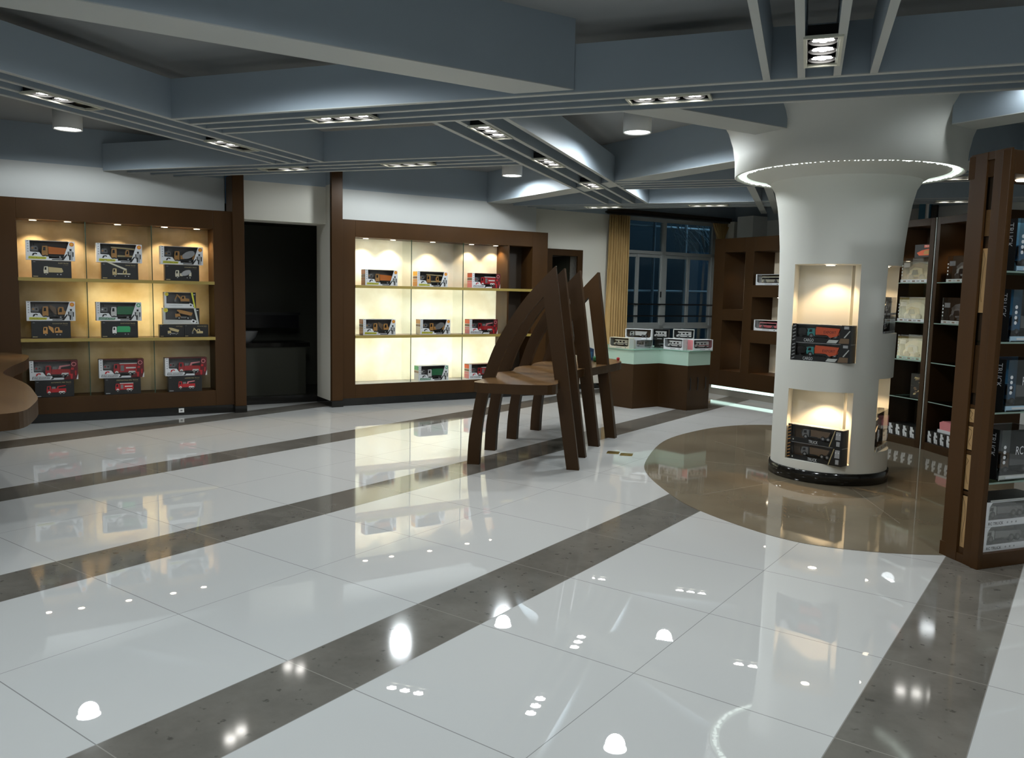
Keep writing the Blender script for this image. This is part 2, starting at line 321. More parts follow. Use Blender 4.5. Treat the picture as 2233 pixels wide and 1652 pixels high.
def curtain(name, s0, s1, z0, z1, label, pinch=None):
    mb = MB(); n = 96; rows = 14; vs = []
    for j in range(rows + 1):
        z = z0 + (z1 - z0) * j / rows
        k = 1.
        if pinch: k = .12 + .88 * min(1, max(0, (z - pinch) / (z1 - pinch))) ** 1.4 if z > pinch else .12 + .5 * (pinch - z) / (pinch - z0)
        for i in range(n + 1):
            u = i / n; x = (s0 + s1) / 2 + (s0 - (s0 + s1) / 2 + (s1 - s0) * u) * (k * (1 + .05 * (1 - j / rows)) if not pinch else k)
            y = .30 + .055 * math.sin(u * math.pi * 2 * 8 + .7 * math.sin(j * .35) + u * 2) * (.6 + .4 * (1 - j / rows))
            vs.append((x, y, z))
    fs = [(j * (n + 1) + i, j * (n + 1) + i + 1, (j + 1) * (n + 1) + i + 1, (j + 1) * (n + 1) + i) for j in range(rows) for i in range(n)]
    mb.add(vs, fs, 'curtain_cloth', TWALL, True); o = mb.build(name); o.modifiers.new('thick', 'SOLIDIFY').thickness = .006
    return tag(o, label, 'curtain', 'curtains at the tall window', 'thing')
curtain('curtain', 8.25, 8.66, .04, 2.845, 'long gold pleated curtain hanging beside the white wall and door')
curtain('curtain', 10.55, 10.95, .04, 2.845, 'gold curtain gathered in a tie, peeking over the niche cabinet', pinch=2.42)

# outside the window: scaffolding, palm fronds and a dim facade
mb = MB(); mb.box(6.0, 32.0, 4.2, 4.3, -3, 6, 'night_wall', TWALL); mb.box(13.6, 14.9, 4.1, 4.2, -3, 2.6, 'night_wall2', TWALL); struct(mb, 'facade')
sc = thing('scaffold', 'bluish steel pipe scaffolding seen outside the dark window', 'scaffold', (0, 0, 0))
for s in (9.05, 9.95, 10.85, 11.7, 12.6):
    mb = MB(); mb.tube([(s, 2.2, -2.5), (s, 2.2, 4.5)], .028, 'steel_pipe', T=TWALL); mb.build('upright_pipe', sc)
for z in (.9, 1.62, 2.30, 2.9):
    mb = MB(); mb.tube([(7.5, 2.26, z), (14, 2.26, z + .04)], .025, 'steel_pipe', T=TWALL); mb.build('rail_pipe', sc)
mb = MB(); mb.tube([(8.9, 2.13, 1.2), (10.2, 2.13, 3.1)], .032, 'steel_pipe', T=TWALL); mb.build('brace_pipe', sc)
mb = MB()
for i in range(46):
    a = random.uniform(-.9, -.2); L = random.uniform(.35, .8); x0 = 10.9 + random.uniform(-.35, .55); z0 = 3.1 + random.uniform(-.5, .2)
    mb.tube([(x0, 1.5, z0), (x0 + L * .4 * math.cos(a), 1.5, z0 + L * .5 * math.sin(a)), (x0 + L * .75 * math.cos(a), 1.5 + random.uniform(-.1, .1), z0 + L * math.sin(a) - .12)], .006, 'palm', 4, TWALL)
tag(mb.build('palm_fronds'), 'pale palm fronds hanging outside the upper window panes', 'palm', kind='stuff')

# ------------------------------------------------------------------ ceiling: slat strips (four tall boards each), beams
ZS0, ZS1 = 2.85, 3.155
tn = [1]
def strip(axis, c, a0, a1, clip=None, sp=.197, w=.042):
    mb = MB(); tn[0] += 1
    for k in range(4):
        o = c + (k - 1.5) * sp
        lo, hi = (a0[k] if isinstance(a0, (list, tuple)) else a0), (a1[k] if isinstance(a1, (list, tuple)) else a1)
        q = (lo, hi, o - w / 2, o + w / 2) if axis == 'p' else (o - w / 2, o + w / 2, lo, hi)
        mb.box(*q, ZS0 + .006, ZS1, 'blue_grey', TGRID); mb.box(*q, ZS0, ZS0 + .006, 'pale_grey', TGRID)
    return struct(mb, 'trim_%d' % tn[0])
# distance along p at which the left wall is met for a given q
def pwall(q, t=-.35):
    n = Vector((WN.x, WN.y)); c0 = WA.dot(n) + t; return (c0 - q * E2.dot(n)) / E1.dot(n)
X, M, N_, O_ = 5.58, 7.73, 9.83, 12.05; Lp, Dp, Pp = -5.08, -2.50, .0
rows = lambda c: [c + (k - 1.5) * .197 for k in range(4)]
strip('p', X, Lp + .315, 6.)
strip('p', M, [pwall(q) for q in rows(M)], Dp - .32)
strip('p', N_, Dp + .32, 7.)
strip('p', O_, [pwall(q) for q in rows(O_)], 8.)
strip('q', Lp, -1.5, M - .32); strip('q', Dp, X + .32, O_ - .32); strip('q', Pp, -3., X - .32)
strip('q', 2.6, X + .32, N_ - .32); strip('q', 2.6, -3., X - .32)
mb = MB(); tn[0] += 1   # two wide boards beyond the column
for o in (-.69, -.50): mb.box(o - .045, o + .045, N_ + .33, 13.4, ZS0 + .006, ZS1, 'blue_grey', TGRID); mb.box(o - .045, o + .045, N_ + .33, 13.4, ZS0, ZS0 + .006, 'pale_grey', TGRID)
struct(mb, 'trim_%d' % tn[0])
CC = Vector((-1.85, 7.5)); BW = .16
def beam(s0, s1, t0, t1):
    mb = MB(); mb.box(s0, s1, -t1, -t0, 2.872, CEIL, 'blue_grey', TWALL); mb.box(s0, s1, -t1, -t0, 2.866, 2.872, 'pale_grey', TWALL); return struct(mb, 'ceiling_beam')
cs, ct = 6.147, 5.701
def beam_poly(pts, label=None):
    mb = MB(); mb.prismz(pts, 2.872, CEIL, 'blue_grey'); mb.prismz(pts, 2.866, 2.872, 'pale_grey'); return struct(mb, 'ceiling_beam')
# beam 1 runs along the wall direction through the column and is cut square to strip X
def on_line(t, q):        # point on the line at offset t (parallel to the wall) where grid coordinate q is reached
    a = Vector(st(0, t)[:2]); return tuple(a + WD * ((q - a.dot(E2)) / WD.dot(E2)))
beam_poly([st(-4, ct - BW)[:2], on_line(ct - BW, 5.255), on_line(ct + BW, 5.255), st(-4, ct + BW)[:2]])
beam_poly([on_line(ct - BW, 5.915), st(cs - 1.0, ct - BW)[:2], st(cs - 1.0, ct + BW)[:2], on_line(ct + BW, 5.915)])
beam(cs + .9, S1, ct - BW, ct + BW)
beam(cs - BW, cs + BW, -.36, ct - .98); beam(cs - BW, cs + BW, ct + .98, T1)
beam(cs - 6.9, cs - 6.58, -.36, T1)

# ------------------------------------------------------------------ light fittings
LK = 1.0
def triple(name, p, q, ang, label, off=(), e=52, ztop=ZS1):
    x, y, _ = pq(p, q)
    t = thing(name, label, 'spotlight', (x, y, ZS0 + .002), G16 + ang, 'triple spotlights set between the ceiling slats')
    mb = MB()
    L, W, f = .275, .095, .017
    for a, b, c, d in ((-L, L, -W, -W + f), (-L, L, W - f, W), (-L, -L + f, -W + f, W - f), (L - f, L, -W + f, W - f)): mb.box(a, b, c, d, -.012, .004, 'lamp_cream')
    mb.build('frame', t)
    mb = MB(); mb.box(-L + f, L - f, -W + f, W - f, .052, .058, 'lamp_inner')
    for a, b, c, d in ((-L + f, L - f, -W + f, -W + f + .004), (-L + f, L - f, W - f - .004, W - f), (-L + f, -L + f + .004, -W + f, W - f), (L - f - .004, L - f, -W + f, W - f)): mb.box(a, b, c, d, .004, .052, 'lamp_inner')
    mb.build('housing', t)
    for k in range(3):
        cx = (k - 1) * .165
        h = MB(); h.lathe([(.072, .0), (.075, .03), (.05, .05)], 'dark_metal', 20, (cx, 0)); h = h.build('lamp_head', t)
        mb = MB()
        if k in off: mb.lathe([(0, .022), (.066, .018)], 'lamp_off', 20, (cx, 0))
        else:
            mb.lathe([(0, .0215), (.068, .021)], 'chrome', 20, (cx, 0))
            for j in range(7):
                a = j * math.pi / 3; r = .040 if j < 6 else 0
                mb.lathe([(0, .008), (.020, .012)], 'led', 10, (cx + r * math.cos(a), r * math.sin(a)), smooth=False)
        mb.build('bulb', h)
    if len(off) < 3:
        light('SPOT', 'spot_beam', t, (0, 0, -.02), e * (3 - len(off)) / 3 * LK, (1., .97, .92), spot_size=R(96), spot_blend=.75, shadow_soft_size=.05)
    return t
TR = [(-5.08, 4.55, 1, 'first triple spotlight from the left edge, with one dark bulb, on the diagonal slats', (2,)),
      (-5.08, 6.38, 1, 'flat triple spotlight near the inner end of the left diagonal slats, with one dark bulb', (2,)),
      (-3.42, 5.58, 0, 'triple spotlight in the front slat strip, left of the pair facing the room', ()),
      (-.93, 5.58, 0, 'triple spotlight in the front slat strip nearest the white column', ()),
      (-5.48, 7.73, 0, 'triple spotlight with one dark bulb above the washroom opening', (0,)),
      (-3.95, 7.73, 0, 'triple spotlight above the second lit cabinet, in the strip by its wooden post', ()),
      (-2.50, 6.36, 1, 'first and nearest triple spotlight on the right diagonal slats', ()),
      (-2.50, 7.96, 1, 'middle triple spotlight on the right diagonal slats', ()),
      (-2.50, 9.70, 1, 'farthest triple spotlight on the right diagonal slats', ()),
      (.01, 4.74, 1, 'large triple spotlight between the thick boards at the top of the picture', ()),
      (-2.92, 12.05, 0, 'triple spotlight in the far strip above the gold curtain', ()),
      (-1.39, 12.05, 0, 'triple spotlight in the far strip above the night window', ()),
      (1.42, 9.83, 0, 'triple spotlight glimpsed behind the glowing column ring beside the tall brown display tower', ()),
      (-.36, 9.83, 0, 'triple spotlight hidden behind the white column', ()), (2.2, 5.58, 0, 'triple spotlight in the front slat strip over the brown display tower', ())]
for p, q, a, lab, off in TR: triple('triple_spotlight', p, q, R(90) * a, lab, off)
for p, q, lab in ((.4, 12.05, 'added triple spotlight in the far strip hidden by the column flare'), (1.8, 12.05, 'added triple spotlight in the far strip over the tall shelf cabinets')): triple('triple_spotlight', p, q, 0, lab)  # two extra spots added to light the back wall and blue panel
for p, q, a in ((-5.08, 2.4, 1), (.0, 2.4, 1), (2.6, 3.2, 1)):
    triple('triple_spotlight', p, q, R(90) * a, 'added unseen triple spotlight overhead in front of the picture', (), 16)  # unseen fittings added as fill for the near part of the room
def canister(x, y, label, e=150):
    t = thing('cylinder_downlight', label, 'downlight', (x, y, 3.08), 0, 'white cylinder downlights under the coffers')
    mb = MB(); mb.lathe([(.118, .012), (.13, 0), (.134, .004), (.134, CEIL - 3.082), (.0, CEIL - 3.082)], 'lamp_white', 40); mb.build('can', t)
    mb = MB(); mb.lathe([(0, .03), (.05, .022), (.118, .012)], 'led_cool', 32); mb.build('diffuser', t)
    light('SPOT', 'down_beam', t, (0, 0, -.03), e * LK, (.90, .97, 1.), spot_size=R(173), spot_blend=.25, shadow_soft_size=.10)
for x, y, lab in ((-8.54, 4.17, 'white cylinder downlight near the left edge, above the left lit cabinet'), (-3.70, 7.11, 'white cylinder downlight in the coffer left of the flared column'),
                  (-6.45, 8.89, 'small white cylinder downlight above the right end of the second lit cabinet'), (-4.45, 9.86, 'white cylinder downlight hidden above the far slats'), (-7.12, 7.53, 'white cylinder downlight hidden by the slats near the washroom'),
                  (.6, 8.6, 'white cylinder downlight behind the column flare'), (-3.2, .3, 'added white cylinder downlight, unseen ahead of the view'), (.9, 3.2, 'added white cylinder downlight, unseen right of the view'), (-2.3, 2.0, 'added white cylinder downlight, unseen above the view'), (-.45, 6.75, 'added white cylinder downlight just right of the picture, beside the column'), (-4.4, 3.35, 'white cylinder downlight hidden behind the broad ceiling beam')):
    canister(x, y, lab, (34 if y > 11 else 52 if x < -8 else 64 if x < -6.2 else 22 if x == -.45 else 118) if y > 3.5 else 60 if x == -4.4 else 140)  # cans around the view and beside the column are added fill
# ------------------------------------------------------------------ the two lit wall cabinets
def wall_cabinet(s0, x0, x1, lit_end, divs, zb, label, lamps, panel, left_ext, tubes, socket=None):
    """local x from s0 along the wall; opening x0..x1; y into the wall"""
    t = thing('display_cabinet', label, 'cabinet', st(s0, 0), WANG)
    end = {'a': 2.24, 'b': 3.23}[panel[0]]
    mb = MB(); zt = 2.235
    mb.box(left_ext, x0, 0, .36, .10, 2.455, 'wood_red'); mb.box(x1, end, 0, .36, .10, 2.455, 'wood_red')
    mb.box(x0, x1, 0, .36, zt, 2.455, 'wood_red'); mb.box(x0, x1, 0, .36, .10, zb, 'wood_red')
    mb.box(left_ext, end, .36, .60, .10, .28, 'wood_red'); mb.box(x0, x1, .36, .60, 2.24, 2.42, 'wood_red'); mb.box(x0 - .02, x0, .36, .60, .28, 2.24, 'white_paint'); mb.box(lit_end, lit_end + .03, .33, .60, .28, 2.24, 'white_paint'); mb.box(x0, lit_end, .58, .60, .28, 2.24, 'white_paint'); mb.box(x0, lit_end, .335, .58, .915, .925, 'white_paint'); mb.box(x0, lit_end, .335, .58, 1.585, 1.595, 'white_paint')  # thin cavity boards are unseen, added to stop backlight leaking between rows
    mb.build('frame', t, .003)
    mb = MB(); mb.box(left_ext, end, .012, .36, 0, .10, 'black_marble'); mb.build('plinth', t)
    if lit_end < x1:
        mb = MB(); mb.box(lit_end, lit_end + .028, 0, .33, zb, zt, 'wood_red'); mb.build('partition', t)
        mb = MB(); mb.box(lit_end + .028, x1, .31, .33, zb, zt, 'wood_dark'); mb.build('dark_back', t)
    mb = MB(); mb.box(x0, lit_end, .32, .325, zb, zt, panel[1]); mb.build('back_panel', t)
    if panel[0] == 'b':
        mb = MB(); mb.box(x0, lit_end, .0, .32, zb, zb + .004, 'cream_paint'); mb.build('floor_board', t)
    for z in (1.571, .905):
        mb = MB(); mb.box(x0, x1, -.012, .318, z, z + .035, 'wood_tan'); mb.box(x0 - .004, x1 + .004, -.016, -.012, z - .001, z + .036, 'shelf_edge'); mb.build('shelf', t)
    for d in divs:
        for za, zc in ((zb + .005, .904), (.941, 1.570), (1.607, zt - .001)):
            mb = MB(); mb.box(d - .004, d + .004, .008, .317, za, zc, 'clear_glass'); mb.box(d - .0045, d + .0045, .0, .008, za, zc, 'glass_edge'); mb.build('glass_divider', t)
    for x, y in lamps:
        mb = MB(); mb.lathe([(.040, -.004), (.043, -.001), (.043, 0)], 'chrome', 20, (0, 0)); o = mb.build('downlight', t); o.location = (x, y, zt - .001)
        mb = MB(); mb.lathe([(0, -.006), (.036, -.004)], 'led_warm', 16); b = mb.build('lens', o)
        light('SPOT', 'niche_beam', o, (0, 0, -.015), (24 if panel[0] == 'a' else 20) * LK, (1, .76, .47), spot_size=R(105), spot_blend=.4, shadow_soft_size=.02)
    for xa, xb, z, e in tubes:
        light('AREA', 'backlight_tube', t, ((xa + xb) / 2, .53, z), e * LK, (.95, 1, .90), (R(-90), 0, 0), shape='RECTANGLE', size=xb - xa, size_y=.05)
    if socket:
        mb = MB(); mb.box(socket - .03, socket + .03, .004, .012, .035, .085, 'white_plastic'); mb.box(socket - .012, socket + .012, .003, .004, .05, .07, 'grey_plastic'); mb.build('socket', t)
    return t
wall_cabinet(0, 0, 2.02, 2.02, (.655, 1.335), .285, 'wide brown wall cabinet at the left with gold shelves full of toy boxes',
             [(.156, .151), (.491, .12), (.996, .12), (1.496, .12), (1.863, .162)], ('a', 'backlit_panel_gold'), -1.6, [(.72, 1.62, 1.27, 30), (.7, 1.5, .66, 1.2)], 1.62)
wall_cabinet(3.62, .19, 2.96, 2.53, (.995, 1.797), .284, 'brightly backlit brown wall cabinet between the wooden post and the white doorway wall',
             [(.401, .173), (.797, .174), (1.386, .15), (2.033, .2), (2.438, .2)], ('b', 'backlit_panel'), .0, [(.25, 2.45, 1.25, 120), (.25, 2.45, .64, 105), (.25, 1.2, 1.92, 15)])
for s0, s1, lab in ((2.24, 2.375, 'tall wooden post at the right end of the left lit cabinet'), (3.471, 3.62, 'tall wooden post at the left end of the brightly backlit cabinet')):
    t = thing('wooden_post', lab, 'post', st((s0 + s1) / 2, 0), WANG, 'wooden posts beside the washroom opening')
    w = (s1 - s0) / 2
    mb = MB(); mb.box(-w, w, -.05, (.30 if s0 < 3 else .015), .085, 2.895 if s0 < 3 else CEIL, 'wood_red'); mb.build('shaft', t, .003)
    mb = MB(); mb.box(-w - .004, w + .004, -.056, .012, 0, .085, 'black_marble'); mb.build('base', t)

# ------------------------------------------------------------------ toy trucks and their boxes
ELL = lambda cx, cz, rx, rz, n=18, a=0: [(cx + rx * math.cos(2 * math.pi * i / n) * math.cos(a) - rz * math.sin(2 * math.pi * i / n) * math.sin(a), cz + rx * math.cos(2 * math.pi * i / n) * math.sin(a) + rz * math.sin(2 * math.pi * i / n) * math.cos(a)) for i in range(n)]
def truck(style, c, c2):
    """outlines in a 1 x .5 field: (points, material, front depth, back depth)"""
    cab = [(.01, .10), (0, .24), (.035, .43), (.21, .44), (.235, .40), (.235, .10)]
    P = []; wheels = [(.13, .075), (.70, .075), (.87, .075)]
    if style in ('digger', 'haul', 'camper', 'bus', 'van', 'robot'):
        if style == 'digger':
            P += [([(.42, .12), (.42, .30), (.5, .42), (.68, .42), (.72, .28), (.95, .26), (.95, .12)], c, 0, .5), ([(.5, .26), (.53, .38), (.62, .38), (.62, .26)], 'window_dark', -.02, .5),
                  ([(.46, .30), (.22, .50), (.16, .47), (.42, .22)], c, .1, .4), ([(.22, .50), (.06, .24), (.10, .21), (.25, .44)], c, .1, .4), ([(.02, .20), (.12, .26), (.16, .12), (.04, .08)], 'grey_plastic', .1, .4),
                  ([(.40, .02), (.36, .06), (.40, .11), (.92, .11), (.97, .06), (.92, .02)], 'tyre', 0, .5)]; wheels = []
        elif style == 'haul':
            P += [([(.06, .14), (.06, .30), (.3, .32), (.36, .14)], c, 0, .5), ([(.12, .30), (.14, .42), (.27, .42), (.28, .30)], 'window_dark', .02, .5), ([(.16, .48), (.30, .34), (.92, .20), (1., .36), (.42, .50), (.18, .52)], c, 0, .5), ([(.06, .08), (.06, .16), (.9, .16), (.9, .08)], 'grey_plastic', .1, .4)]
            wheels = [(.26, .10), (.74, .10)]
        elif style in ('camper', 'van'):
            P += [([(0, .08), (0, .20), (.14, .26), (.20, .36), (.08, .40), (.10, .48), (1, .48), (1, .08)], c, 0, .5), ([(.17, .25), (.22, .35), (.30, .35), (.30, .25)], 'window_dark', -.02, .5), ([(.42, .28), (.42, .38), (.56, .38), (.56, .28)], 'window_dark', -.02, .5), ([(.66, .28), (.66, .38), (.80, .38), (.80, .28)], 'window_dark', -.02, .5), ([(.12, .14), (.12, .18), (.98, .22), (.98, .17)], c2, -.015, .3)]
            wheels = [(.20, .075), (.78, .075)]
        elif style == 'bus':
            P += [([(0, .07), (.02, .42), (.06, .46), (1, .46), (1, .07)], c, 0, .5), ([(.03, .24), (.05, .39), (.96, .39), (.96, .24)], 'window_dark', -.02, .5), ([(0, .13), (0, .17), (1, .17), (1, .13)], c2, -.015, .3)]
            wheels = [(.2, .07), (.78, .07)]
        return P, wheels
    P += [(cab, c, 0, .5), ([(.05, .27), (.07, .395), (.15, .395), (.15, .27)], 'window_dark', -.02, .5), ([(.03, .07), (.03, .12), (.97, .14), (.97, .07)], 'black', .06, .44), ([(-.03, .20), (-.03, .40), (0, .40), (0, .20)], 'black', .05, .1)]
    if style == 'dump': P += [([(.26, .15), (.25, .42), (.30, .41), (.93, .37), (1, .20), (.92, .15)], c2, 0, .5)]
    if style == 'mixer': P += [(ELL(.64, .31, .30, .135, 20, .32), c2, 0, .5), ([(.28, .14), (.28, .28), (.40, .28), (.44, .14)], c, .02, .48), ([(.80, .14), (.86, .34), (.95, .34), (.95, .14)], c, .02, .48)]
    if style == 'crane_up': P += [([(-.42, .78), (-.40, .84), (.80, .42), (.74, .34)], c2, .1, .4), ([(.56, .15), (.60, .34), (.78, .40), (.80, .15)], c, 0, .5), ([(.62, .22), (.66, .34), (.72, .34), (.72, .22)], 'window_dark', -.02, .5), ([(.26, .14), (.26, .20), (.98, .20), (.98, .14)], c2, .02, .48)]
    if style == 'crane': P += [([(.0, .46), (.0, .50), (.98, .46), (.98, .41)], c2, .1, .4), ([(.58, .15), (.58, .30), (.63, .40), (.74, .40), (.76, .15)], c, 0, .5), ([(.62, .24), (.65, .36), (.71, .36), (.71, .24)], 'window_dark', -.02, .5), ([(.26, .14), (.26, .20), (.98, .20), (.98, .14)], c2, .02, .48)]
    if style == 'digtruck': P += [([(.30, .36), (.28, .50), (.38, .46), (.52, .40), (.56, .16), (.50, .14)], c2, .1, .4), ([(.60, .15), (.60, .36), (.66, .42), (.82, .42), (.86, .28), (.98, .26), (.98, .15)], c, 0, .5), ([(.64, .24), (.68, .38), (.76, .38), (.76, .24)], 'window_dark', -.02, .5)]
    if style == 'tank': P += [([(.26, .16), (.26, .40), (.30, .46), (.94, .46), (1, .38), (.98, .16)], c2, 0, .5)]
    if style == 'fire': P += [([(.25, .12), (.25, .43), (1, .43), (1, .12)], c, 0, .5), ([(.30, .17), (.30, .38), (.44, .38), (.44, .17)], 'grey_plastic', -.015, .3), ([(.25, .43), (.25, .46), (1, .46), (1, .43)], 'white_plastic', .02, .48), ([(.52, .26), (.52, .31), (.94, .31), (.94, .26)], 'white_plastic', -.015, .3)]
    if style == 'ladder': P += [([(.25, .12), (.25, .30), (1, .30), (1, .12)], c, 0, .5), ([(.28, .30), (.28, .40), (.46, .40), (.46, .30)], 'grey_plastic', 0, .5), ([(.50, .30), (.56, .42), (.98, .46), (.98, .42), (.62, .37), (.60, .30)], c2, .1, .4)]
    if style in ('fire', 'ladder'): P += [([(.055, .09), (.07, .155), (.13, .18), (.19, .155), (.205, .09)], 'white_plastic', -.018, .2), ([(.62, .09), (.64, .165), (.92, .165), (.95, .09)], 'white_plastic', -.018, .2)]
    if style == 'container': P += [([(.30, .14), (.28, .46), (.93, .44), (.86, .20), (.62, .10), (.5, .14)], c2, 0, .5)]
    return P, wheels
def toy(parent, style, c, c2, x, z, w, h, y0, depth, flat=False, name='toy_truck'):
    P, wheels = truck(style, c, c2); mb = MB()
    for pts, m, a, b in P: mb.prism([(x + u * w, z + v * h * 2) for u, v in pts], y0 + a * depth, y0 + b * depth, m)
    o = mb.build(name, parent)
    for u, r in wheels:
        k = MB(); k.disc((x + u * w, z + r * w * .9), r * w, y0 - .03 * depth, y0 + .3 * depth, 'tyre', 14); k.disc((x + u * w, z + r * w * .9), r * w * .5, y0 - .05 * depth, y0 - .03 * depth, 'silver', 10); k.build('wheel', o)
    return o
def figure_print(mb, x, z, w, h, y, m1, m2):
    """grey robot figure printed on the right of a box"""
    for a, b, c, d, m in ((.35, .65, .78, .95, m1), (.2, .8, .45, .76, m2), (.05, .2, .35, .72, m1), (.8, .95, .3, .7, m1), (.25, .48, .02, .44, m1), (.55, .78, .02, .44, m2)):
        mb.prism([(x + a * w, z + c * h), (x + (a - .04) * w, z + d * h), (x + (b + .03) * w, z + d * h), (x + b * w, z + c * h)], y - .0012, y, m)
def window_box(s, t_, z, w, h, d, style, scheme, label, group, rz=WANG, loc=None, word=None, side=None):
    """white card box with a see-through front; local x right, y into the box"""
    o = thing('toy_truck_box', label, 'toy box', loc or st(s, t_, z), rz, group)
    sc_ = {'build': ('yellow', 'lime', 'CONSTRUCTION', 'black', 'grey_card', 'orange'), 'fire': ('red', 'white_card', 'FIRE ENGINE', 'dark_red', 'red', 'white_plastic'), 'clean': ('bright_green', 'green', 'SANITATION', 'black', 'pale_grey', 'bright_green')}[scheme]
    q = .006; mb = MB(); fire = scheme == 'fire'
    mb.box(0, w, d - q, d, 0, h, 'white_card'); mb.box(0, w, q, d - q, 0, q, 'white_card'); mb.box(0, w, q, d - q, h - q, h, 'white_card' if not fire else 'dark_red')
    mb.box(0, q, q, d - q, q, h - q, 'white_card'); mb.box(w - q, w, q, d - q, q, h - q, 'white_card'); mb.box(q, w - q, d - q - .003, d - q, q, h - q, 'card_inner')
    lx = .085 * w; bx = .46 * w
    # printed front: left band, stepped lower band, slanted right band
    mb.prism([(0, 0), (0, h), (lx, h), (lx, .42 * h), (.27 * w, .40 * h), (.33 * w, .20 * h), (bx, .19 * h), (bx, .10 * h), (.70 * w, .10 * h), (.70 * w, 0)], 0, q, 'white_card')
    rm = 'dark_red' if fire else 'white_card'
    mb.prism([(.70 * w, 0), (.70 * w, .10 * h), (.755 * w, .12 * h), (.885 * w, h), (w, h), (w, 0)] if not fire else [(.70 * w, 0), (.72 * w, .10 * h), (.80 * w, .2 * h), (.85 * w, .55 * h), (.86 * w, h), (w, h), (w, 0)], 0, q, rm)
    mb.box(lx, .86 * w, 0, q, h - .025 * h, h, 'dark_red' if fire else 'grey_card')
    mb.build('carton', o)
    pr = MB()
    for k in range(4): pr.disc((.045 * w, h * (.82 - .13 * k)), .016 * w, -.001, 0, 'grey_card', 8)
    pr.prism([(.02 * w, .94 * h), (.03 * w, .965 * h), (.065 * w, .965 * h), (.055 * w, .94 * h)], -.001, 0, 'black')
    if fire:
        pr.prism([(.96 * w, 0), (w, .30 * h), (w, 0)], -.001, 0, 'white_card'); figure_print(pr, .80 * w, .02 * h, .17 * w, .62 * h, 0, 'red', 'dark_red')
        pr.disc((.915 * w, .80 * h), .05 * w, -.001, 0, 'pink_print', 16); pr.disc((.915 * w, .80 * h), .038 * w, -.0018, -.001, 'dark_red', 16)
        pr.prism([(.42 * w, .03 * h), (.46 * w, .10 * h), (.50 * w, .10 * h), (.47 * w, .03 * h)], -.001, 0, 'black')
    else:
        figure_print(pr, .845 * w, .03 * h, .13 * w, .62 * h, 0, sc_[3], sc_[4]); pr.disc((.935 * w, .85 * h), .048 * w, -.001, 0, sc_[5], 16); pr.disc((.935 * w, .85 * h), .026 * w, -.0018, -.001, 'white_card' if scheme != 'build' else 'yellow', 12)
        pr.prism([(.52 * w, .03 * h), (.52 * w, .075 * h), (.72 * w, .075 * h), (.83 * w, .36 * h), (.84 * w, .30 * h), (.76 * w, .03 * h)], -.001, 0, 'black')
    # small face above the title, title plate and title
    pr.prism([(.12 * w, .22 * h), (.14 * w, .34 * h), (.19 * w, .37 * h), (.23 * w, .34 * h), (.22 * w, .28 * h), (.18 * w, .32 * h), (.15 * w, .22 * h)], -.001, 0, sc_[3] if not fire else 'red')
    pr.prism([(.045 * w, .055 * h), (.055 * w, .19 * h), (.415 * w, .165 * h), (.40 * w, .055 * h)], -.001, 0, sc_[1] if not fire else 'black')
    if fire: pr.prism([(.055 * w, .07 * h), (.062 * w, .175 * h), (.405 * w, .15 * h), (.39 * w, .07 * h)], -.0018, -.001, 'white_card')
    if side:
        for a, b, m in ((.03, .30, side[1]), (.34, .48, 'brown_print'), (.52, .64, side[0]), (.66, .97, side[0])): pr.box(-.0012, 0, .03 * d, .97 * d, h * (1 - b), h * (1 - a), m)
    pr.build('printed_pattern', o)
    tx = MB(); text(tx, sc_[2], .06 * w, .08 * h, .325 * w, .075 * h, -.003, 'black' if not scheme == 'clean' else 'white_card', slant=.2); tx.build('lettering', o)
    col = {'build': ('amber', {'dump': 'orange', 'mixer': 'silver', 'crane': 'tan_print', 'digtruck': 'brown_print'}.get(style, 'amber')), 'fire': ('red', 'pink_print'), 'clean': ('white_plastic', 'green')}[scheme]
    toy(o, style, col[0], col[1], .32 * w, .11 * h, .53 * w, .72 * h, .014, min(.05, d * .4))
    # small remote control behind the film
    mb = MB(); mb.prism([(.10 * w, .46 * h), (.09 * w, .60 * h), (.13 * w, .72 * h), (.21 * w, .72 * h), (.255 * w, .60 * h), (.24 * w, .46 * h)], .03, .06, 'grey_plastic'); mb.disc((.14 * w, .60 * h), .02 * w, .027, .03, col[0], 10); mb.disc((.205 * w, .60 * h), .02 * w, .027, .03, 'black', 10); mb.prism([(.165 * w, .72 * h), (.162 * w, .86 * h), (.172 * w, .86 * h), (.175 * w, .72 * h)], .04, .046, 'black'); mb.build('remote_control', o)
    mb = MB(); mb.box(q, w - q, q * .5 + .001, q * .5 + .0014, q, h - q, 'clear_film'); mb.build('window_film', o)
    return o
def black_box(s, t_, z, w, h, d, style, c, c2, word, label, group, rz=WANG, loc=None):
    o = thing('small_truck_box', label, 'toy box', loc or st(s, t_, z), rz, group)
    mb = MB(); mb.box(0, w, 0, d, 0, h, 'black_card'); mb.build('carton', o, .002)
    toy(o, style, c, c2, .29 * w, .14 * h, .50 * w, .60 * h, -.0028, .004, name='truck_picture')
    tx = MB(); text(tx, word, w * (.93 - .026 * len(word)), .83 * h, .026 * len(word) * w, .07 * h, -.001, 'tan_print'); text(tx, '1:20', .80 * w, .74 * h, .12 * w, .04 * h, -.001, 'brown_print')
    tx.build('lettering', o)
    pr = MB(); pr.prism([(.03 * w, .88 * h), (.05 * w, .92 * h), (.10 * w, .91 * h), (.09 * w, .895 * h), (.05 * w, .90 * h)], -.001, 0, 'grey_card'); pr.box(.03 * w, .15 * w, -.001, 0, .06 * h, .10 * h, 'tan_print' if c != 'red' else 'grey_card'); pr.build('printed_pattern', o)
    return o
W_, H_ = .472, .213
big = 'white window boxes on the left cabinet'; sm = 'small black boxes under the window boxes'
tf = -.04
L1 = 'left cabinet'
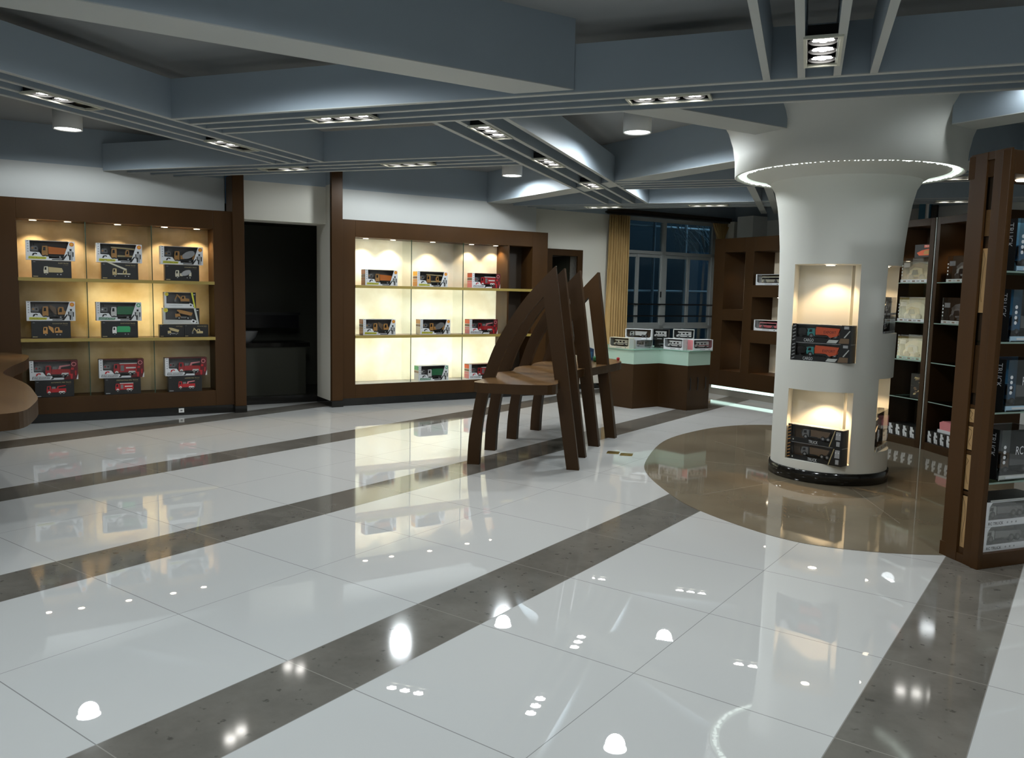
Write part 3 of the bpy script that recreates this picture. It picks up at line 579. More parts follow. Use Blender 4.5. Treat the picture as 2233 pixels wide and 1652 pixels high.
for s, z, style, scheme, lab in ((.077, 1.798, 'dump', 'build', 'white window box with an orange dump truck, top shelf of the left cabinet'),
        (.763, 1.798, 'crane', 'build', 'white window box with a crane truck and long boom, top shelf of the left cabinet'),
        (1.435, 1.798, 'mixer', 'build', 'white window box with a silver drum mixer truck, top shelf of the left cabinet'),
        (.060, 1.134, 'digtruck', 'build', 'white window box with a tan digger truck, left cabinet middle shelf at its left end'),
        (.742, 1.134, 'tank', 'clean', 'window box with a green refuse truck, middle bay of the left cabinet'),
        (.066, .476, 'ladder', 'fire', 'fire engine window box at the left of the bottom shelf, partly behind the counter'),
        (.751, .476, 'fire', 'fire', 'fire engine window box in the middle of the left cabinet bottom shelf'),
        (1.455, .476, 'ladder', 'fire', 'fire engine window box at the right of the left cabinet bottom shelf, ladder folded')):
    window_box(s, tf, z, W_, H_ if z > .5 else .215, .13, style, scheme, lab, big)
for s, z, style, c, c2, word, lab in ((.128, 1.6065, 'dump', 'cream_print', 'tan_print', 'DUMP TRUCK', 'black box with a cream dump truck, under the orange dump truck box'),
        (.809, 1.6065, 'crane_up', 'tan_print', 'cream_print', 'CRANE TRUCK', 'black box picturing a crane truck with raised boom, middle bay of the top shelf'),
        (1.479, 1.6065, 'mixer', 'cream_print', 'silver', 'CONCRETE TRUCK', 'black box picturing a concrete mixer, right bay of the top shelf'),
        (.100, .9415, 'digtruck', 'amber', 'amber', 'EXCAVATOR TRUCK', 'black box picturing a yellow digger truck, left bay of the middle shelf'),
        (.790, .9415, 'tank', 'white_plastic', 'bright_green', 'SANITATION TRUCK', 'black box picturing a white and green refuse truck, middle shelf'),
        (.111, .286, 'ladder', 'red', 'red', 'AUTOMATIC FIRE TRUCK', 'black box with a red fire truck, left end of the bottom shelf by the counter'),
        (.800, .286, 'fire', 'red', 'pink_print', 'FIREFIGHTING FIRE TRUCK', 'black box with a red fire truck, middle bay of the bottom shelf'),
        (1.481, .286, 'ladder', 'red', 'pink_print', 'LADDER FIRE TRUCK', 'black box with a red ladder truck, right bay of the bottom shelf')):
    black_box(s, tf if z > .5 else -.01, z, .381, .188, .11, style, c, c2, word, lab, sm)
black_box(1.405, tf, .9415, .273, .147, .11, 'haul', 'tan_print', 'tan_print', 'DUMP TRUCK', 'smaller black box with a yellow mine dump truck, right bay of the middle shelf', sm)
black_box(1.680, tf, .9415, .273, .147, .11, 'digger', 'tan_print', 'tan_print', 'EXCAVATOR TRUCK', 'smaller black box with a yellow excavator, at the right end of the middle shelf', sm)
def grey_box(s, z, w, h, d, style, c, label, accent):
    o = thing('excavator_box', label, 'toy box', st(s, tf, z), WANG, 'grey window boxes stacked in the left cabinet')
    mb = MB(); q = .006
    mb.box(0, w, d - q, d, 0, h, 'white_card'); mb.box(0, w, q, d - q, 0, q, 'white_card'); mb.box(0, w, q, d - q, h - q, h, 'grey_card'); mb.box(0, q, q, d - q, q, h - q, 'white_card'); mb.box(w - q, w, q, d - q, q, h - q, 'black_card'); mb.box(q, w - q, d - q - .003, d - q, q, h - q, 'card_inner')
    mb.prism([(0, 0), (0, h), (.06 * w, h), (.06 * w, .28 * h), (.78 * w, .26 * h), (.94 * w, .05 * h), (.94 * w, 0)], 0, q, 'white_card' if accent == 'lime' else 'pale_grey'); mb.prism([(.94 * w, 0), (.84 * w, h), (w, h), (w, 0)], 0, q, 'black_card'); mb.build('carton', o)
    pr = MB(); pr.disc((.07 * w, .87 * h), .06 * w, -.001, 0, 'lime', 14); pr.disc((.07 * w, .87 * h), .03 * w, -.0018, -.001, 'yellow', 10)
    pr.prism([(.84 * w, h), (.90 * w, h), (.985 * w, 0), (.94 * w, 0)], -.001, 0, 'lime' if accent == 'lime' else 'pale_grey'); pr.prism([(.74 * w, .14 * h), (.80 * w, .32 * h), (.93 * w, .20 * h), (.86 * w, .02 * h)], -.001, 0, 'white_card'); pr.disc((.83 * w, .17 * h), .03 * w, -.0018, -.001, 'black', 10)
    pr.box(.92 * w, .97 * w, -.001, 0, .84 * h, .88 * h, 'white_card'); pr.build('printed_pattern', o)
    tx = MB(); text(tx, 'CONSTRUCTION', .14 * w, .12 * h, .42 * w, .07 * h, -.001, 'grey_card'); tx.build('lettering', o)
    toy(o, style, c, c, .30 * w, .28 * h, .52 * w, .6 * h, .014, .05)
    mb = MB(); mb.box(q, w - q, .004, .0044, q, h - q, 'clear_film'); mb.build('window_film', o)
grey_box(1.448, 1.094, .405, .19, .12, 'haul', 'amber', 'grey window box with a yellow mine dumper, stacked on two small black boxes', 'pale')
grey_box(1.465, 1.287, .352, .185, .12, 'digger', 'amber', 'window box with a yellow diagonal stripe, topmost of its stack in the left cabinet', 'lime')
b2 = 'window boxes in the brightly backlit cabinet'
for s, z, t_, style, scheme, side, lab in ((3.963, 1.6065, tf, 'dump', 'build', ('amber', 'orange'), 'window box with an orange dump truck, top shelf of the backlit cabinet'),
        (4.723, 1.6065, tf, 'crane', 'build', ('amber', 'yellow'), 'window box with a crane truck and yellow side, top shelf of the backlit cabinet'),
        (5.585, 1.6065, tf, 'fire', 'fire', ('pink_print', 'orange_red'), 'red fire engine box by the orange lit partition, top shelf of the backlit cabinet'),
        (3.935, .9415, tf, 'digtruck', 'build', ('amber', 'orange'), 'window box with a digger truck, left end of the backlit middle shelf'),
        (4.775, .9415, tf, 'mixer', 'build', ('cream_print', 'amber'), 'window box with a dark mixer truck, centre of the backlit middle shelf'),
        (5.555, .9415, tf, 'ladder', 'fire', ('pink_print', 'orange_red'), 'dark red fire engine box, right end of the backlit middle shelf'),
        (4.750, .2895, -.03, 'tank', 'clean', ('white_card', 'bright_green'), 'green refuse truck box on the floor of the backlit cabinet'),
        (5.552, .2895, -.03, 'fire', 'fire', ('pink_print', 'orange_red'), 'red fire engine box on the cabinet floor, half hidden by the curved frame')):
    window_box(s, t_, z, .468, .213, .15, style, scheme, lab, b2, side=side)
# ------------------------------------------------------------------ curved display tables
def board_table(name, outline, z0, z1, label, cat='table'):
    t = thing(name, label, cat)
    mb = MB(); mb.prismz(spline(outline, 4), z0, z1, 'wood_table', side='wood', bottom='wood'); mb.build('table_board', t)
    return t
outl = [(-4.18, 5.33), (-4.30, 5.52), (-4.365, 5.69), (-4.36, 5.80), (-4.50, 6.0), (-4.594, 6.163), (-4.595, 6.30), (-4.60, 6.42), (-4.76, 6.68), (-4.835, 6.92), (-4.80, 7.03), (-4.87, 7.15), (-4.97, 7.40), (-5.02, 7.8), (-5.05, 8.25),
        (-4.95, 8.5), (-4.65, 8.5), (-4.38, 8.23), (-4.27, 7.75), (-4.235, 7.45), (-4.20, 7.20), (-4.22, 7.09), (-4.10, 6.70), (-3.96, 6.33), (-3.80, 5.99), (-3.64, 5.70), (-3.75, 5.52)]
at_ = board_table('display_table', outl, .712, .795, 'brown wavy-edged display table carried by four tall pointed A frames')
STP = [(-3.69, 6.10), (-3.91, 6.63), (-4.10, 7.21), (-4.22, 7.76)]; CUP = [(-4.50, 5.71), (-4.78, 6.33), (-4.985, 6.98), (-5.11, 7.61)]
outer = [(-.061, 0), (-.047, .25), (-.012, .49), (.019, .65), (.072, .80), (.168, 1.065), (.286, 1.281), (.416, 1.475), (.545, 1.63), (.697, 1.787)]
inner = [(.60, 1.52), (.52, 1.43), (.42, 1.295), (.27, 1.035), (.18, .80), (.131, .67), (.088, .47), (.062, .25), (.05, 0)]
for (sx, sy), (cx, cy) in zip(STP, CUP):
    T = Matrix.Translation((cx, cy, 0)) @ Matrix.Rotation(math.atan2(sy - cy, sx - cx), 4, 'Z')
    fr = MB(); fr.prism(spline(outer, 4, False) + spline(inner, 4, False), -.033, .033, 'wood', T); fr.build('curved_leg', at_, .002)
    fr = MB(); fr.prism([(.843, 0), (.955, 0), (.700, 1.787), (.697, 1.787), (.60, 1.52)], -.0335, .0335, 'wood', T); fr.build('straight_leg', at_, .002)
wt = [(-9.5, 3.84), (-9.2, 3.92), (-8.93, 3.88), (-8.42, 3.63), (-7.85, 3.26), (-7.35, 2.99), (-6.97, 2.90), (-6.40, 2.765), (-5.85, 2.575), (-5.59, 2.475), (-5.34, 2.34), (-5.09, 2.17), (-5.05, 2.02), (-5.12, 1.7), (-5.6, 1.35), (-6.5, 1.6), (-8, 2.3), (-9.3, 3.2)]
wtt = board_table('curved_counter', wt, .70, .80, 'brown wavy counter top entering at the left edge before the left cabinet', 'counter')
mb = MB(); mb.prismz([(-7.2, 2.1), (-6.3, 1.75), (-6.1, 2.05), (-7.0, 2.45)], 0, .70, 'wood'); mb.build('pedestal', wtt)
# small things on the A-frame table
def item(mb, name, label, cat, loc, rz=0, group=None):
    o = mb.build(name); o.location = loc; o.rotation_euler = (0, 0, rz); return tag(o, label, cat, group, 'thing')
mb = MB(); mb.prism([(-.045, 0), (-.045, .13), (.0, .145), (.045, .13), (.045, 0)], -.03, .03, 'dark_blue'); mb.box(-.03, .03, -.031, -.03, .03, .10, 'blue_print'); item(mb, 'carton', 'small dark blue carton on the far end of the A-frame table', 'carton', (-4.72, 8.1, .796), .5)
mb = MB(); mb.lathe([(0, 0), (.055, .0), (.065, .02), (.062, .05), (.045, .062), (.02, .06), (0, .066)], 'green', 20); mb.box(-.02, .05, -.07, -.055, .0, .035, 'green'); item(mb, 'toy', 'round green toy beside the blue carton on the A-frame table', 'toy', (-4.56, 8.02, .796), .5)
mb = MB(); mb.box(-.07, .07, -.05, .05, 0, .10, 'cream_print'); mb.box(-.06, .06, -.0515, -.05, .02, .05, 'brown_print'); item(mb, 'cardboard_box', 'pale cardboard box between the frames of the A-frame table', 'box', (-4.60, 7.45, .796), 1.1)
mb = MB(); mb.lathe([(0, 0), (.015, .004), (.021, .02), (.015, .036), (0, .04)], 'red', 14); item(mb, 'knob', 'tiny red ball on the right end of the A-frame table', 'ball', (-4.46, 8.30, .796))
for (x, y), lab in (((-3.79, 7.02), 'brass floor socket plate nearer the A-frame table'), ((-3.645, 7.02), 'brass floor socket plate nearer the brown stone floor circle')):
    mb = MB(); mb.box(-.06, .06, -.06, .06, 0, .003, 'brass'); mb.box(-.048, .048, -.048, .048, .003, .0045, 'brass'); mb.box(-.05, .05, -.002, .002, .0045, .005, 'dark_metal'); item(mb, 'floor_socket', lab, 'socket', (x, y, .0004), R(22), 'brass floor sockets')

# ------------------------------------------------------------------ cross-shaped display plinth with frosted collar
CR = [(7.053, 1.27), (7.133, 1.751), (7.623, 1.715), (7.717, 2.19), (8.172, 2.146), (8.09, 1.67), (8.58, 1.63), (8.50, 1.15), (8.01, 1.19), (7.92, .72), (7.46, .76), (7.54, 1.235)]
cen = Vector((sum(p[0] for p in CR) / 12, sum(p[1] for p in CR) / 12))
scale = lambda k: [st(*(cen + (Vector(p) - cen) * k))[:2] for p in CR]
dp = thing('display_plinth', 'brown cross-shaped plinth with a frosted green glass collar, under the window', 'plinth', (0, 0, 0))
mb = MB(); mb.prismz(scale(1), 0, .612, 'wood'); mb.build('base', dp, .003)
mb = MB(); mb.prismz(scale(1.0), .612, .802, 'frost_glass'); mb.build('glass_collar', dp)
mb = MB(); mb.prismz(scale(1.035), .803, .816, 'frost_edge'); mb.build('glass_top', dp)
for k in (.12, .45, .80):
    a = Vector(st(*CR[3])[:2]); b = Vector(st(*CR[4])[:2]); p = a.lerp(b, k); nn = Vector(st(7.717 + .1, 2.19 + .99)[:2]) - Vector(st(7.717, 2.19)[:2])
    q = p + nn * .012
    mb = MB(); mb.tube([(p.x, p.y, .27), (q.x, q.y, .30), (q.x, q.y, .42), (p.x, p.y, .45)], .006, 'dark_metal', 6); mb.build('handle', dp)
def model_box(loc, rz, w, h, d, style, c, c2, card, label, group, sidem=None, ground='card_inner'):
    o = thing('model_vehicle_box', label, 'toy box', loc, rz, group)
    q = .006; mb = MB()
    mb.box(0, w, d - q, d, 0, h, card); mb.box(0, w, q, d - q, 0, q, card); mb.box(0, w, q, d - q, h - q, h, card); mb.box(0, q, q, d - q, q, h - q, sidem or card); mb.box(w - q, w, q, d - q, q, h - q, sidem or card); mb.box(q, w - q, d - q - .003, d - q, q, h - q, ground)
    mb.prism([(0, 0), (0, h), (.04 * w, h), (.05 * w, .30 * h), (.12 * w, .2 * h), (.90 * w, .2 * h), (.96 * w, .3 * h), (.97 * w, h), (w, h), (w, 0)], 0, q, card); mb.build('carton', o)
    mb = MB(); mb.box(.35 * w, .62 * w, -.001, 0, .07 * h, .13 * h, 'grey_card' if card != 'black_card' else 'pale_grey'); mb.box(.80 * w, .84 * w, -.001, 0, .06 * h, .12 * h, 'black' if card != 'black_card' else 'white_card')
    if sidem:
        mb.box(-.001, 0, .1 * d, .9 * d, .15 * h, .85 * h, sidem)
    mb.build('printed_pattern', o)
    toy(o, style, c, c2, .16 * w, .22 * h, .7 * w, .62 * h, .03, min(.06, d * .5), name='toy_vehicle')
    mb = MB(); mb.box(q, w - q, .0035, .0039, q, h - q, 'clear_film'); mb.build('window_film', o)
    return o
gb = 'model boxes on the frosted plinth'
def mst(s, t_, z, rz, *a): return model_box(st(s, t_, z), WANG + rz, *a)
mst(7.02, 1.35, .8165, R(-74), .33, .148, .12, 'van', 'cream_print', 'silver', 'cream_print', 'front left white car box at the corner of the frosted plinth', gb, 'pale_grey', 'brown_print')
mst(7.245, 1.655, .8165, R(6), .33, .118, .12, 'van', 'brown_print', 'silver', 'grey_card', 'low dark window box beside the inner corner of the frosted plinth', gb, 'pale_grey', 'black')
mst(7.625, 1.79, .8165, R(-76), .31, .15, .10, 'camper', 'white_plastic', 'silver', 'white_card', 'front box with a white camper van, left of the pink sided box', gb)
mst(7.81, 2.175, .8165, R(-6), .335, .148, .13, 'camper', 'white_plastic', 'red', 'white_card', 'camper van box with a pink side, front right of the plinth', gb, 'pink_print')
for s, t_, lab in ((7.46, 1.29, 'lower black model box under the white truck box on the plinth'), (7.71, 1.50, 'lower black model box under the black pickup box on the plinth'), (7.93, 1.75, 'lower black model box under the caravan box at the back of the plinth')):
    mst(s, t_, .8165, R(-50), .26, .12, .12, 'van', 'grey_plastic', 'silver', 'black_card', lab, gb)
mst(7.24, 1.42, .9375, R(-51), .37, .145, .12, 'container', 'pale_grey', 'white_plastic', 'white_card', 'back row white truck box raised on others at the plinth left', gb, None, 'brown_print')
mst(7.56, 1.60, .9375, R(-50), .24, .145, .12, 'van', 'white_plastic', 'silver', 'black_card', 'back row black box with a small white pickup', gb, None, 'black')
mst(7.80, 1.78, .9375, R(-44), .29, .15, .12, 'camper', 'white_plastic', 'silver', 'pale_grey', 'back row caravan box with a yellowish side panel', gb, 'cream_print', 'window_dark')

# ------------------------------------------------------------------ niche cabinet at the back
NB = thing('niche_cabinet', 'dark brown cabinet with lit niches standing behind the column and plinth', 'cabinet', st(9.45, .86), WANG - R(90))
W2 = 3.2; x1a, x1b, x2a, x2b = .225, .645, .817, 1.75
mb = MB()
mb.box(0, x1a, 0, .46, .15, 2.455, 'wood'); mb.box(x1b, x2a, 0, .46, .15, 2.455, 'wood'); mb.box(x2b, W2, 0, .46, .15, 2.455, 'wood')
for a, b in ((x1a, x1b), (x2a, x2b)): mb.box(a, b, 0, .46, 2.24, 2.455, 'wood'); mb.box(a, b, 0, .46, .15, .405, 'wood')
mb.box(x1a, x1b, 0, .46, 1.19, 1.364, 'wood'); mb.box(x2a, x2b, 0, .46, 1.558, 1.737, 'wood'); mb.box(x2a, x2b, 0, .46, .87, 1.06, 'wood')
mb.build('frame', NB, .003)
mb = MB(); mb.box(0, W2, .46, .475, .15, 2.455, 'wood_dark'); mb.build('back_board', NB)
mb = MB(); mb.box(x1a, x1b, .452, .459, .405, 2.24, 'niche_paint'); mb.box(x2a, x2b, .452, .459, .405, 2.24, 'niche_paint'); mb.build('niche_back', NB)
mb = MB(); mb.box(-.06, W2, .05, .46, 0, .10, 'plinth_stone'); mb.build('plinth', NB)
mb = MB(); mb.box(.0, W2, .06, .44, .101, .149, 'strip_glow'); mb.build('light_strip', NB)
mb = MB(); mb.box(x1b - .05, x1b - .002, .40, .452, .405, 1.19, 'niche_paint'); mb.box(x1b - .05, x1b - .002, .40, .452, 1.364, 2.24, 'niche_paint'); mb.build('niche_trim', NB)
for x, z, e in ((.53, 2.238, 5), (.53, 1.188, 5), (1.17, 2.238, 5), (1.17, 1.556, 3), (1.17, .868, 5)):
    mb = MB(); mb.lathe([(0, -.006), (.03, -.004), (.038, 0)], 'led_warm', 16); o = mb.build('downlight', NB); o.location = (x, .2, z)
    light('SPOT', 'niche_beam', o, (0, 0, -.015), e * LK, (1, .72, .45), spot_size=R(100), spot_blend=.6, shadow_soft_size=.02)
ng = 'boxes in the niche cabinet'
def inN(x, y, z): return tuple(NB_M @ Vector((x, y, z)))
NB_M = Matrix.Translation(st(9.45, .86)) @ Matrix.Rotation(WANG - R(90), 4, 'Z')
model_box(inN(.845, .03, 1.738), WANG - R(90), .50, .16, .13, 'bus', 'cream_print', 'silver', 'white_card', 'white coach box in the upper niche next to the column', ng, None, 'brown_print')
model_box(inN(.85, .03, 1.061), WANG - R(90), .48, .16, .13, 'bus', 'pink_print', 'red', 'white_card', 'pink coach box in the middle niche next to the column', ng, None, 'dark_red')

# ------------------------------------------------------------------ flared column with niches and glowing ring
CX_, CY_ = -1.872, 7.46
prof = [(0, .1), (.485, .1), (.485, 1.0), (.491, 1.5), (.495, 1.8), (.503, 2.0), (.520, 2.2), (.540, 2.35), (.568, 2.47), (.61, 2.54), (.67, 2.58), (.74, 2.606), (.815, 2.62), (.815, 2.68), (0, 2.68)]
mb = MB(); n = 96
vs = [(CX_, CY_, .1)] + [(CX_ + r * math.cos(2 * math.pi * i / n), CY_ + r * math.sin(2 * math.pi * i / n), z) for r, z in prof[1:-1] for i in range(n)] + [(CX_, CY_, 2.68)]
k = len(prof) - 2; fs = [(0, 1 + (i + 1) % n, 1 + i) for i in range(n)]
fs += [(1 + j * n + i, 1 + j * n + (i + 1) % n, 1 + (j + 1) * n + (i + 1) % n, 1 + (j + 1) * n + i) for j in range(k - 1) for i in range(n)]
fs += [(len(vs) - 1, 1 + (k - 1) * n + i, 1 + (k - 1) * n + (i + 1) % n) for i in range(n)]
mb.add(vs, fs, 'column_paint'); body = mb.build('shaft')
mb = MB()
nich = [(-2.124, 6.6), (-1.598, 6.6), (-1.598, 7.10), (-1.735, 7.31), (-2.165, 7.31), (-2.124, 7.06)]
cut = []
for z0, z1 in ((1.03, 1.838), (.175, .783)):
    c = MB(); c.prismz(nich, z0, z1, 'column_paint'); cut.append(c.build('cut'))
for z0, z1 in ((1.275, 1.835), (.28, .90)):
    c = MB(); c.prismz([(-1.72, 7.232), (-1.0, 7.232), (-1.0, 7.68), (-1.72, 7.68)], z0, z1, 'column_paint'); cut.append(c.build('cut'))
for c in cut:
    m = body.modifiers.new('niche', 'BOOLEAN'); m.object = c; m.operation = 'DIFFERENCE'; m.solver = 'EXACT'
bpy.context.view_layer.update()
me = D.meshes.new_from_object(body.evaluated_get(bpy.context.evaluated_depsgraph_get()))
body.modifiers.clear(); body.data = me
for c in cut: D.objects.remove(c)
import bmesh
bm = bmesh.new(); bm.from_mesh(me)
for f in bm.faces: f.smooth = True
for e in bm.edges:
    if len(e.link_faces) == 2 and e.calc_face_angle(0) > R(25): e.smooth = False
bm.to_mesh(me); bm.free()
colm = thing('display_column', 'thick white column flaring into the ceiling, with niches and a glowing ring', 'column', (CX_, CY_, 0))
def own(o):   # keep the world position of a mesh built in place when it becomes a part
    o.parent = colm; o.matrix_parent_inverse = Matrix.Translation((-CX_, -CY_, 0)); return o
own(body)
mb = MB(); mb.lathe([(.484, 0), (.500, 0), (.500, .10), (.495, .104), (.484, .104)], 'black_marble', 96, (CX_, CY_)); own(mb.build('base_ring'))
mb = MB(); mb.lathe([(.892, 2.635), (.905, 2.598), (.917, 2.603), (.924, 2.75), (.945, 2.87), (.99, 3.0), (1.07, 3.13), (1.20, 3.308)], 'column_paint', 128, (CX_, CY_)); own(mb.build('flare'))
mb = MB(); mb.lathe([(.817, 2.628), (.822, 2.614), (.888, 2.614), (.891, 2.634), (.891, 2.68), (.817, 2.68)], 'ring_glow', 128, (CX_, CY_)); own(mb.build('glow_ring'))
mb = MB(); mb.lathe([(.892, 2.685), (.815, 2.685), (.815, 2.682)], 'column_paint', 96, (CX_, CY_)); own(mb.build('ring_tray'))
mb = MB()
for i in range(150):   # small beads in the ring, its glints put in as glow
    a = 2 * math.pi * i / 150 + random.uniform(-.012, .012); L = random.uniform(.006, .026); r0 = .854 + random.uniform(-.008, .008); w = random.uniform(.003, .007)
    T = Matrix.Translation((CX_, CY_, 0)) @ Matrix.Rotation(a, 4, 'Z')
    mb.box(r0 - L, r0 + L, -w, w, 2.603, 2.613, 'ring_bright', T)
rb = own(mb.build('ring_glint_beads')); rb['kind'] = 'stuff'
for x, y, z, e in ((-1.86, 7.13, 1.836, 17), (-1.86, 7.13, .781, 24), (-1.50, 7.45, 1.833, 7), (-1.50, 7.45, .898, 10)):
    mb = MB(); mb.lathe([(.05, 0), (.05, -.004), (.038, -.005)], 'chrome', 20, (x, y)); o = mb.build('downlight'); o.data.transform(Matrix.Translation((0, 0, z))); own(o)
    mb = MB(); mb.lathe([(0, -.008), (.036, -.006)], 'led_warm', 16, (x, y)); b = mb.build('lens'); b.data.transform(Matrix.Translation((0, 0, z))); b.parent = o; 
    light('SPOT', 'niche_beam', colm, (x - CX_, y - CY_, z - .02), e * LK, (1, .69, .38), spot_size=R(112), spot_blend=.5, shadow_soft_size=.02)
def truck_carton(loc, rz, w, h, d, word, cargo, label, group):
    o = thing('container_truck_box' if cargo else 'truck_box', label, 'toy box', loc, rz, group)
    q = .005; mb = MB()
    mb.box(0, w, d - q, d, 0, h, 'black_card'); mb.box(0, w, q, d - q, 0, q, 'black_card'); mb.box(0, w, q, d - q, h - q, h, 'grey_card'); mb.box(0, q, q, d - q, q, h - q, 'black_card'); mb.box(w - q, w, q, d - q, q, h - q, 'black_card')
    mb.prism([(0, 0), (0, h), (.07 * w, h), (.075 * w, .28 * h), (.60 * w, .25 * h), (.78 * w, .20 * h), (.84 * w, h), (w, h), (w, 0)], 0, q, 'black_card'); mb.box(q, w - q, d - q - .002, d - q, q, h - q, 'grey_card' if cargo else 'brown_print'); mb.build('carton', o)
    pr = MB(); sm_ = 'grey_card' if cargo else 'amber'
    for i in range(5): pr.prism([(.008 * w, h * (.06 + .19 * i)), (.008 * w, h * (.11 + .19 * i)), (.058 * w, h * (.18 + .19 * i)), (.058 * w, h * (.13 + .19 * i))], -.001, 0, sm_)
    if cargo: pr.prism([(.60 * w, .03 * h), (.64 * w, .20 * h), (.80 * w, .20 * h), (.76 * w, .03 * h)], -.001, 0, 'pale_grey'); pr.prism([(.80 * w, .03 * h), (.83 * w, .30 * h), (.97 * w, .30 * h), (.97 * w, .03 * h)], -.001, 0, 'brown_print'); pr.prism([(.88 * w, .35 * h), (.97 * w, .72 * h), (.985 * w, .70 * h), (.90 * w, .33 * h)], -.001, 0, 'pale_grey'); pr.box(.88 * w, .96 * w, -.001, 0, .80 * h, .95 * h, 'grey_card')
    else: pr.prism([(.77 * w, .02 * h), (.86 * w, .95 * h), (.875 * w, .95 * h), (.785 * w, .02 * h)], -.001, 0, 'tan_print'); pr.prism([(.88 * w, .45 * h), (.89 * w, .9 * h), (.97 * w, .9 * h), (.97 * w, .45 * h)], -.001, 0, 'grey_card'); pr.box(.90 * w, .96 * w, -.001, 0, .1 * h, .36 * h, 'grey_card'); pr.disc((.90 * w, .75 * h), .012 * w, -.002, -.001, 'white_card', 8); pr.disc((.95 * w, .75 * h), .012 * w, -.002, -.001, 'white_card', 8); pr.box(.10 * w, .12 * w, -.001, 0, .1 * h, .18 * h, 'pale_grey')
    pr.build('printed_pattern', o)
    tx = MB(); text(tx, word, .21 * w if cargo else .40 * w, .045 * h, .17 * w, .17 * h, -.0015, 'white_card'); tx.build('lettering', o)
    tr = toy(o, 'container' if not cargo else 'dump', 'teal' if cargo else 'grey_plastic', 'orange_red' if cargo else 'brown_print', .24 * w, .24 * h, .56 * w, .60 * h, .025, .06)
    if cargo:
        mb = MB(); mb.prism([(.405 * w, .46 * h), (.40 * w, .86 * h), (.80 * w, .80 * h), (.76 * w, .40 * h), (.65 * w, .30 * h), (.58 * w, .44 * h)], .015, .07, 'orange_red'); mb.build('trailer', o)
        tx = MB(); text(tx, 'EXPORT', .53 * w, .52 * h, .21 * w, .14 * h, .0135, 'dark_red'); tx.build('trailer_lettering', o)
        mb = MB(); mb.prism([(.09 * w, .40 * h), (.08 * w, .62 * h), (.12 * w, .78 * h), (.20 * w, .78 * h), (.235 * w, .62 * h), (.22 * w, .40 * h)], .02, .05, 'black'); mb.build('remote_control', o)
    mb = MB(); mb.box(q, w - q, .0026, .003, q, h - q, 'clear_film'); mb.build('window_film', o)
    return o
cg = 'boxes in the column niches'
ry = R(-7)
for z, lab in ((1.0305, 'lower of the two orange trailer boxes in the upper column niche'), (1.1855, 'upper of the two orange trailer boxes in the upper column niche')):
    truck_carton((-2.116, 7.035, z), R(-8.0), .498, .154, .112, 'CARGO', True, lab, cg)
for z, lab in ((.1755, 'lower of the two black truck boxes in the low column niche'), (.3265, 'upper of the two black truck boxes in the low column niche')):
    truck_carton((-2.114, 7.062, z), R(-13.5), .492, .150, .105, 'TRUCK', False, lab, cg)
def blister(loc, rz, w, h, d, c, c2, label, group, sidem='black_card', base='white_card', word=None, name='blister_box'):
    o = thing(name, label, 'toy box', loc, rz, group)
    q = .005; mb = MB()
    mb.box(0, w, d - q, d, 0, h, 'pale_grey'); mb.box(0, w, q, d - q, 0, q, base); mb.box(0, q, .3 * d, d - q, q, h, sidem); mb.box(w - q, w, .3 * d, d - q, q, h, sidem)
    mb.box(0, w, 0, q, 0, .12 * h, base); mb.box(.90 * w, w, d * .6, d * .6 + q, .12 * h, h, 'pale_grey'); mb.build('carton', o)
    pr = MB()
    for i in range(4): pr.disc((.045 * w, h * (.30 + .13 * i)), .022 * w, -.001, 0, 'white_card', 8)
    for i in range(5): pr.box((.1 + .16 * i) * w, (.2 + .16 * i) * w, -.001, 0, .03 * h, .08 * h, 'grey_card' if i % 2 else 'brown_print')
    pr.box(.08 * w, .30 * w, .0035, .0045, .62 * h, .80 * h, 'grey_card')
    pr.build('printed_pattern', o)
    mb = MB(); n = 10      # rumpled clear-wrapped toy
    P2 = [(.14, .14), (.10, .30), (.20, .42), (.16, .60), (.30, .74), (.55, .80), (.80, .72), (.88, .50), (.82, .36), (.90, .16)]
    mb.prism([(a * w, b * h) for a, b in P2], d * .30, d * .62, c); mb.prism([(.24 * w, .22 * h), (.22 * w, .48 * h), (.40 * w, .62 * h), (.66 * w, .56 * h), (.70 * w, .26 * h)], d * .22, d * .3, c2)
    mb.prism([(.30 * w, .30 * h), (.34 * w, .50 * h), (.50 * w, .52 * h), (.54 * w, .32 * h)], d * .20, d * .22, 'window_dark')
    v = mb.build('toy_vehicle', o)
    for x in (.30, .68):
        k = MB(); k.disc((x * w, .20 * h), .09 * w, d * .16, d * .3, 'tyre', 14); k.build('wheel', v)
    mb = MB(); mb.box(.002, w - .002, .001, .0015, .12 * h, h, 'clear_film'); mb.box(.002, w - .002, .0015, d * .6, h - .001, h - .0005, 'clear_film'); mb.build('clear_cover', o)
    return o
for z, lab in ((1.276, 'lower clear-faced box in the side niche on the right of the column'), (1.4275, 'upper clear-faced box in the side niche on the right of the column')):
    blister((-1.432, 7.238, z), R(90), .43, .150, .14, 'brown_print', 'pale_grey', lab, cg, base='grey_card')
blister((-1.428, 7.238, .281), R(90), .43, .33, .15, 'grey_plastic', 'brown_print', 'tall dark clear-faced box in the low side niche of the column', cg, base='pale_grey')

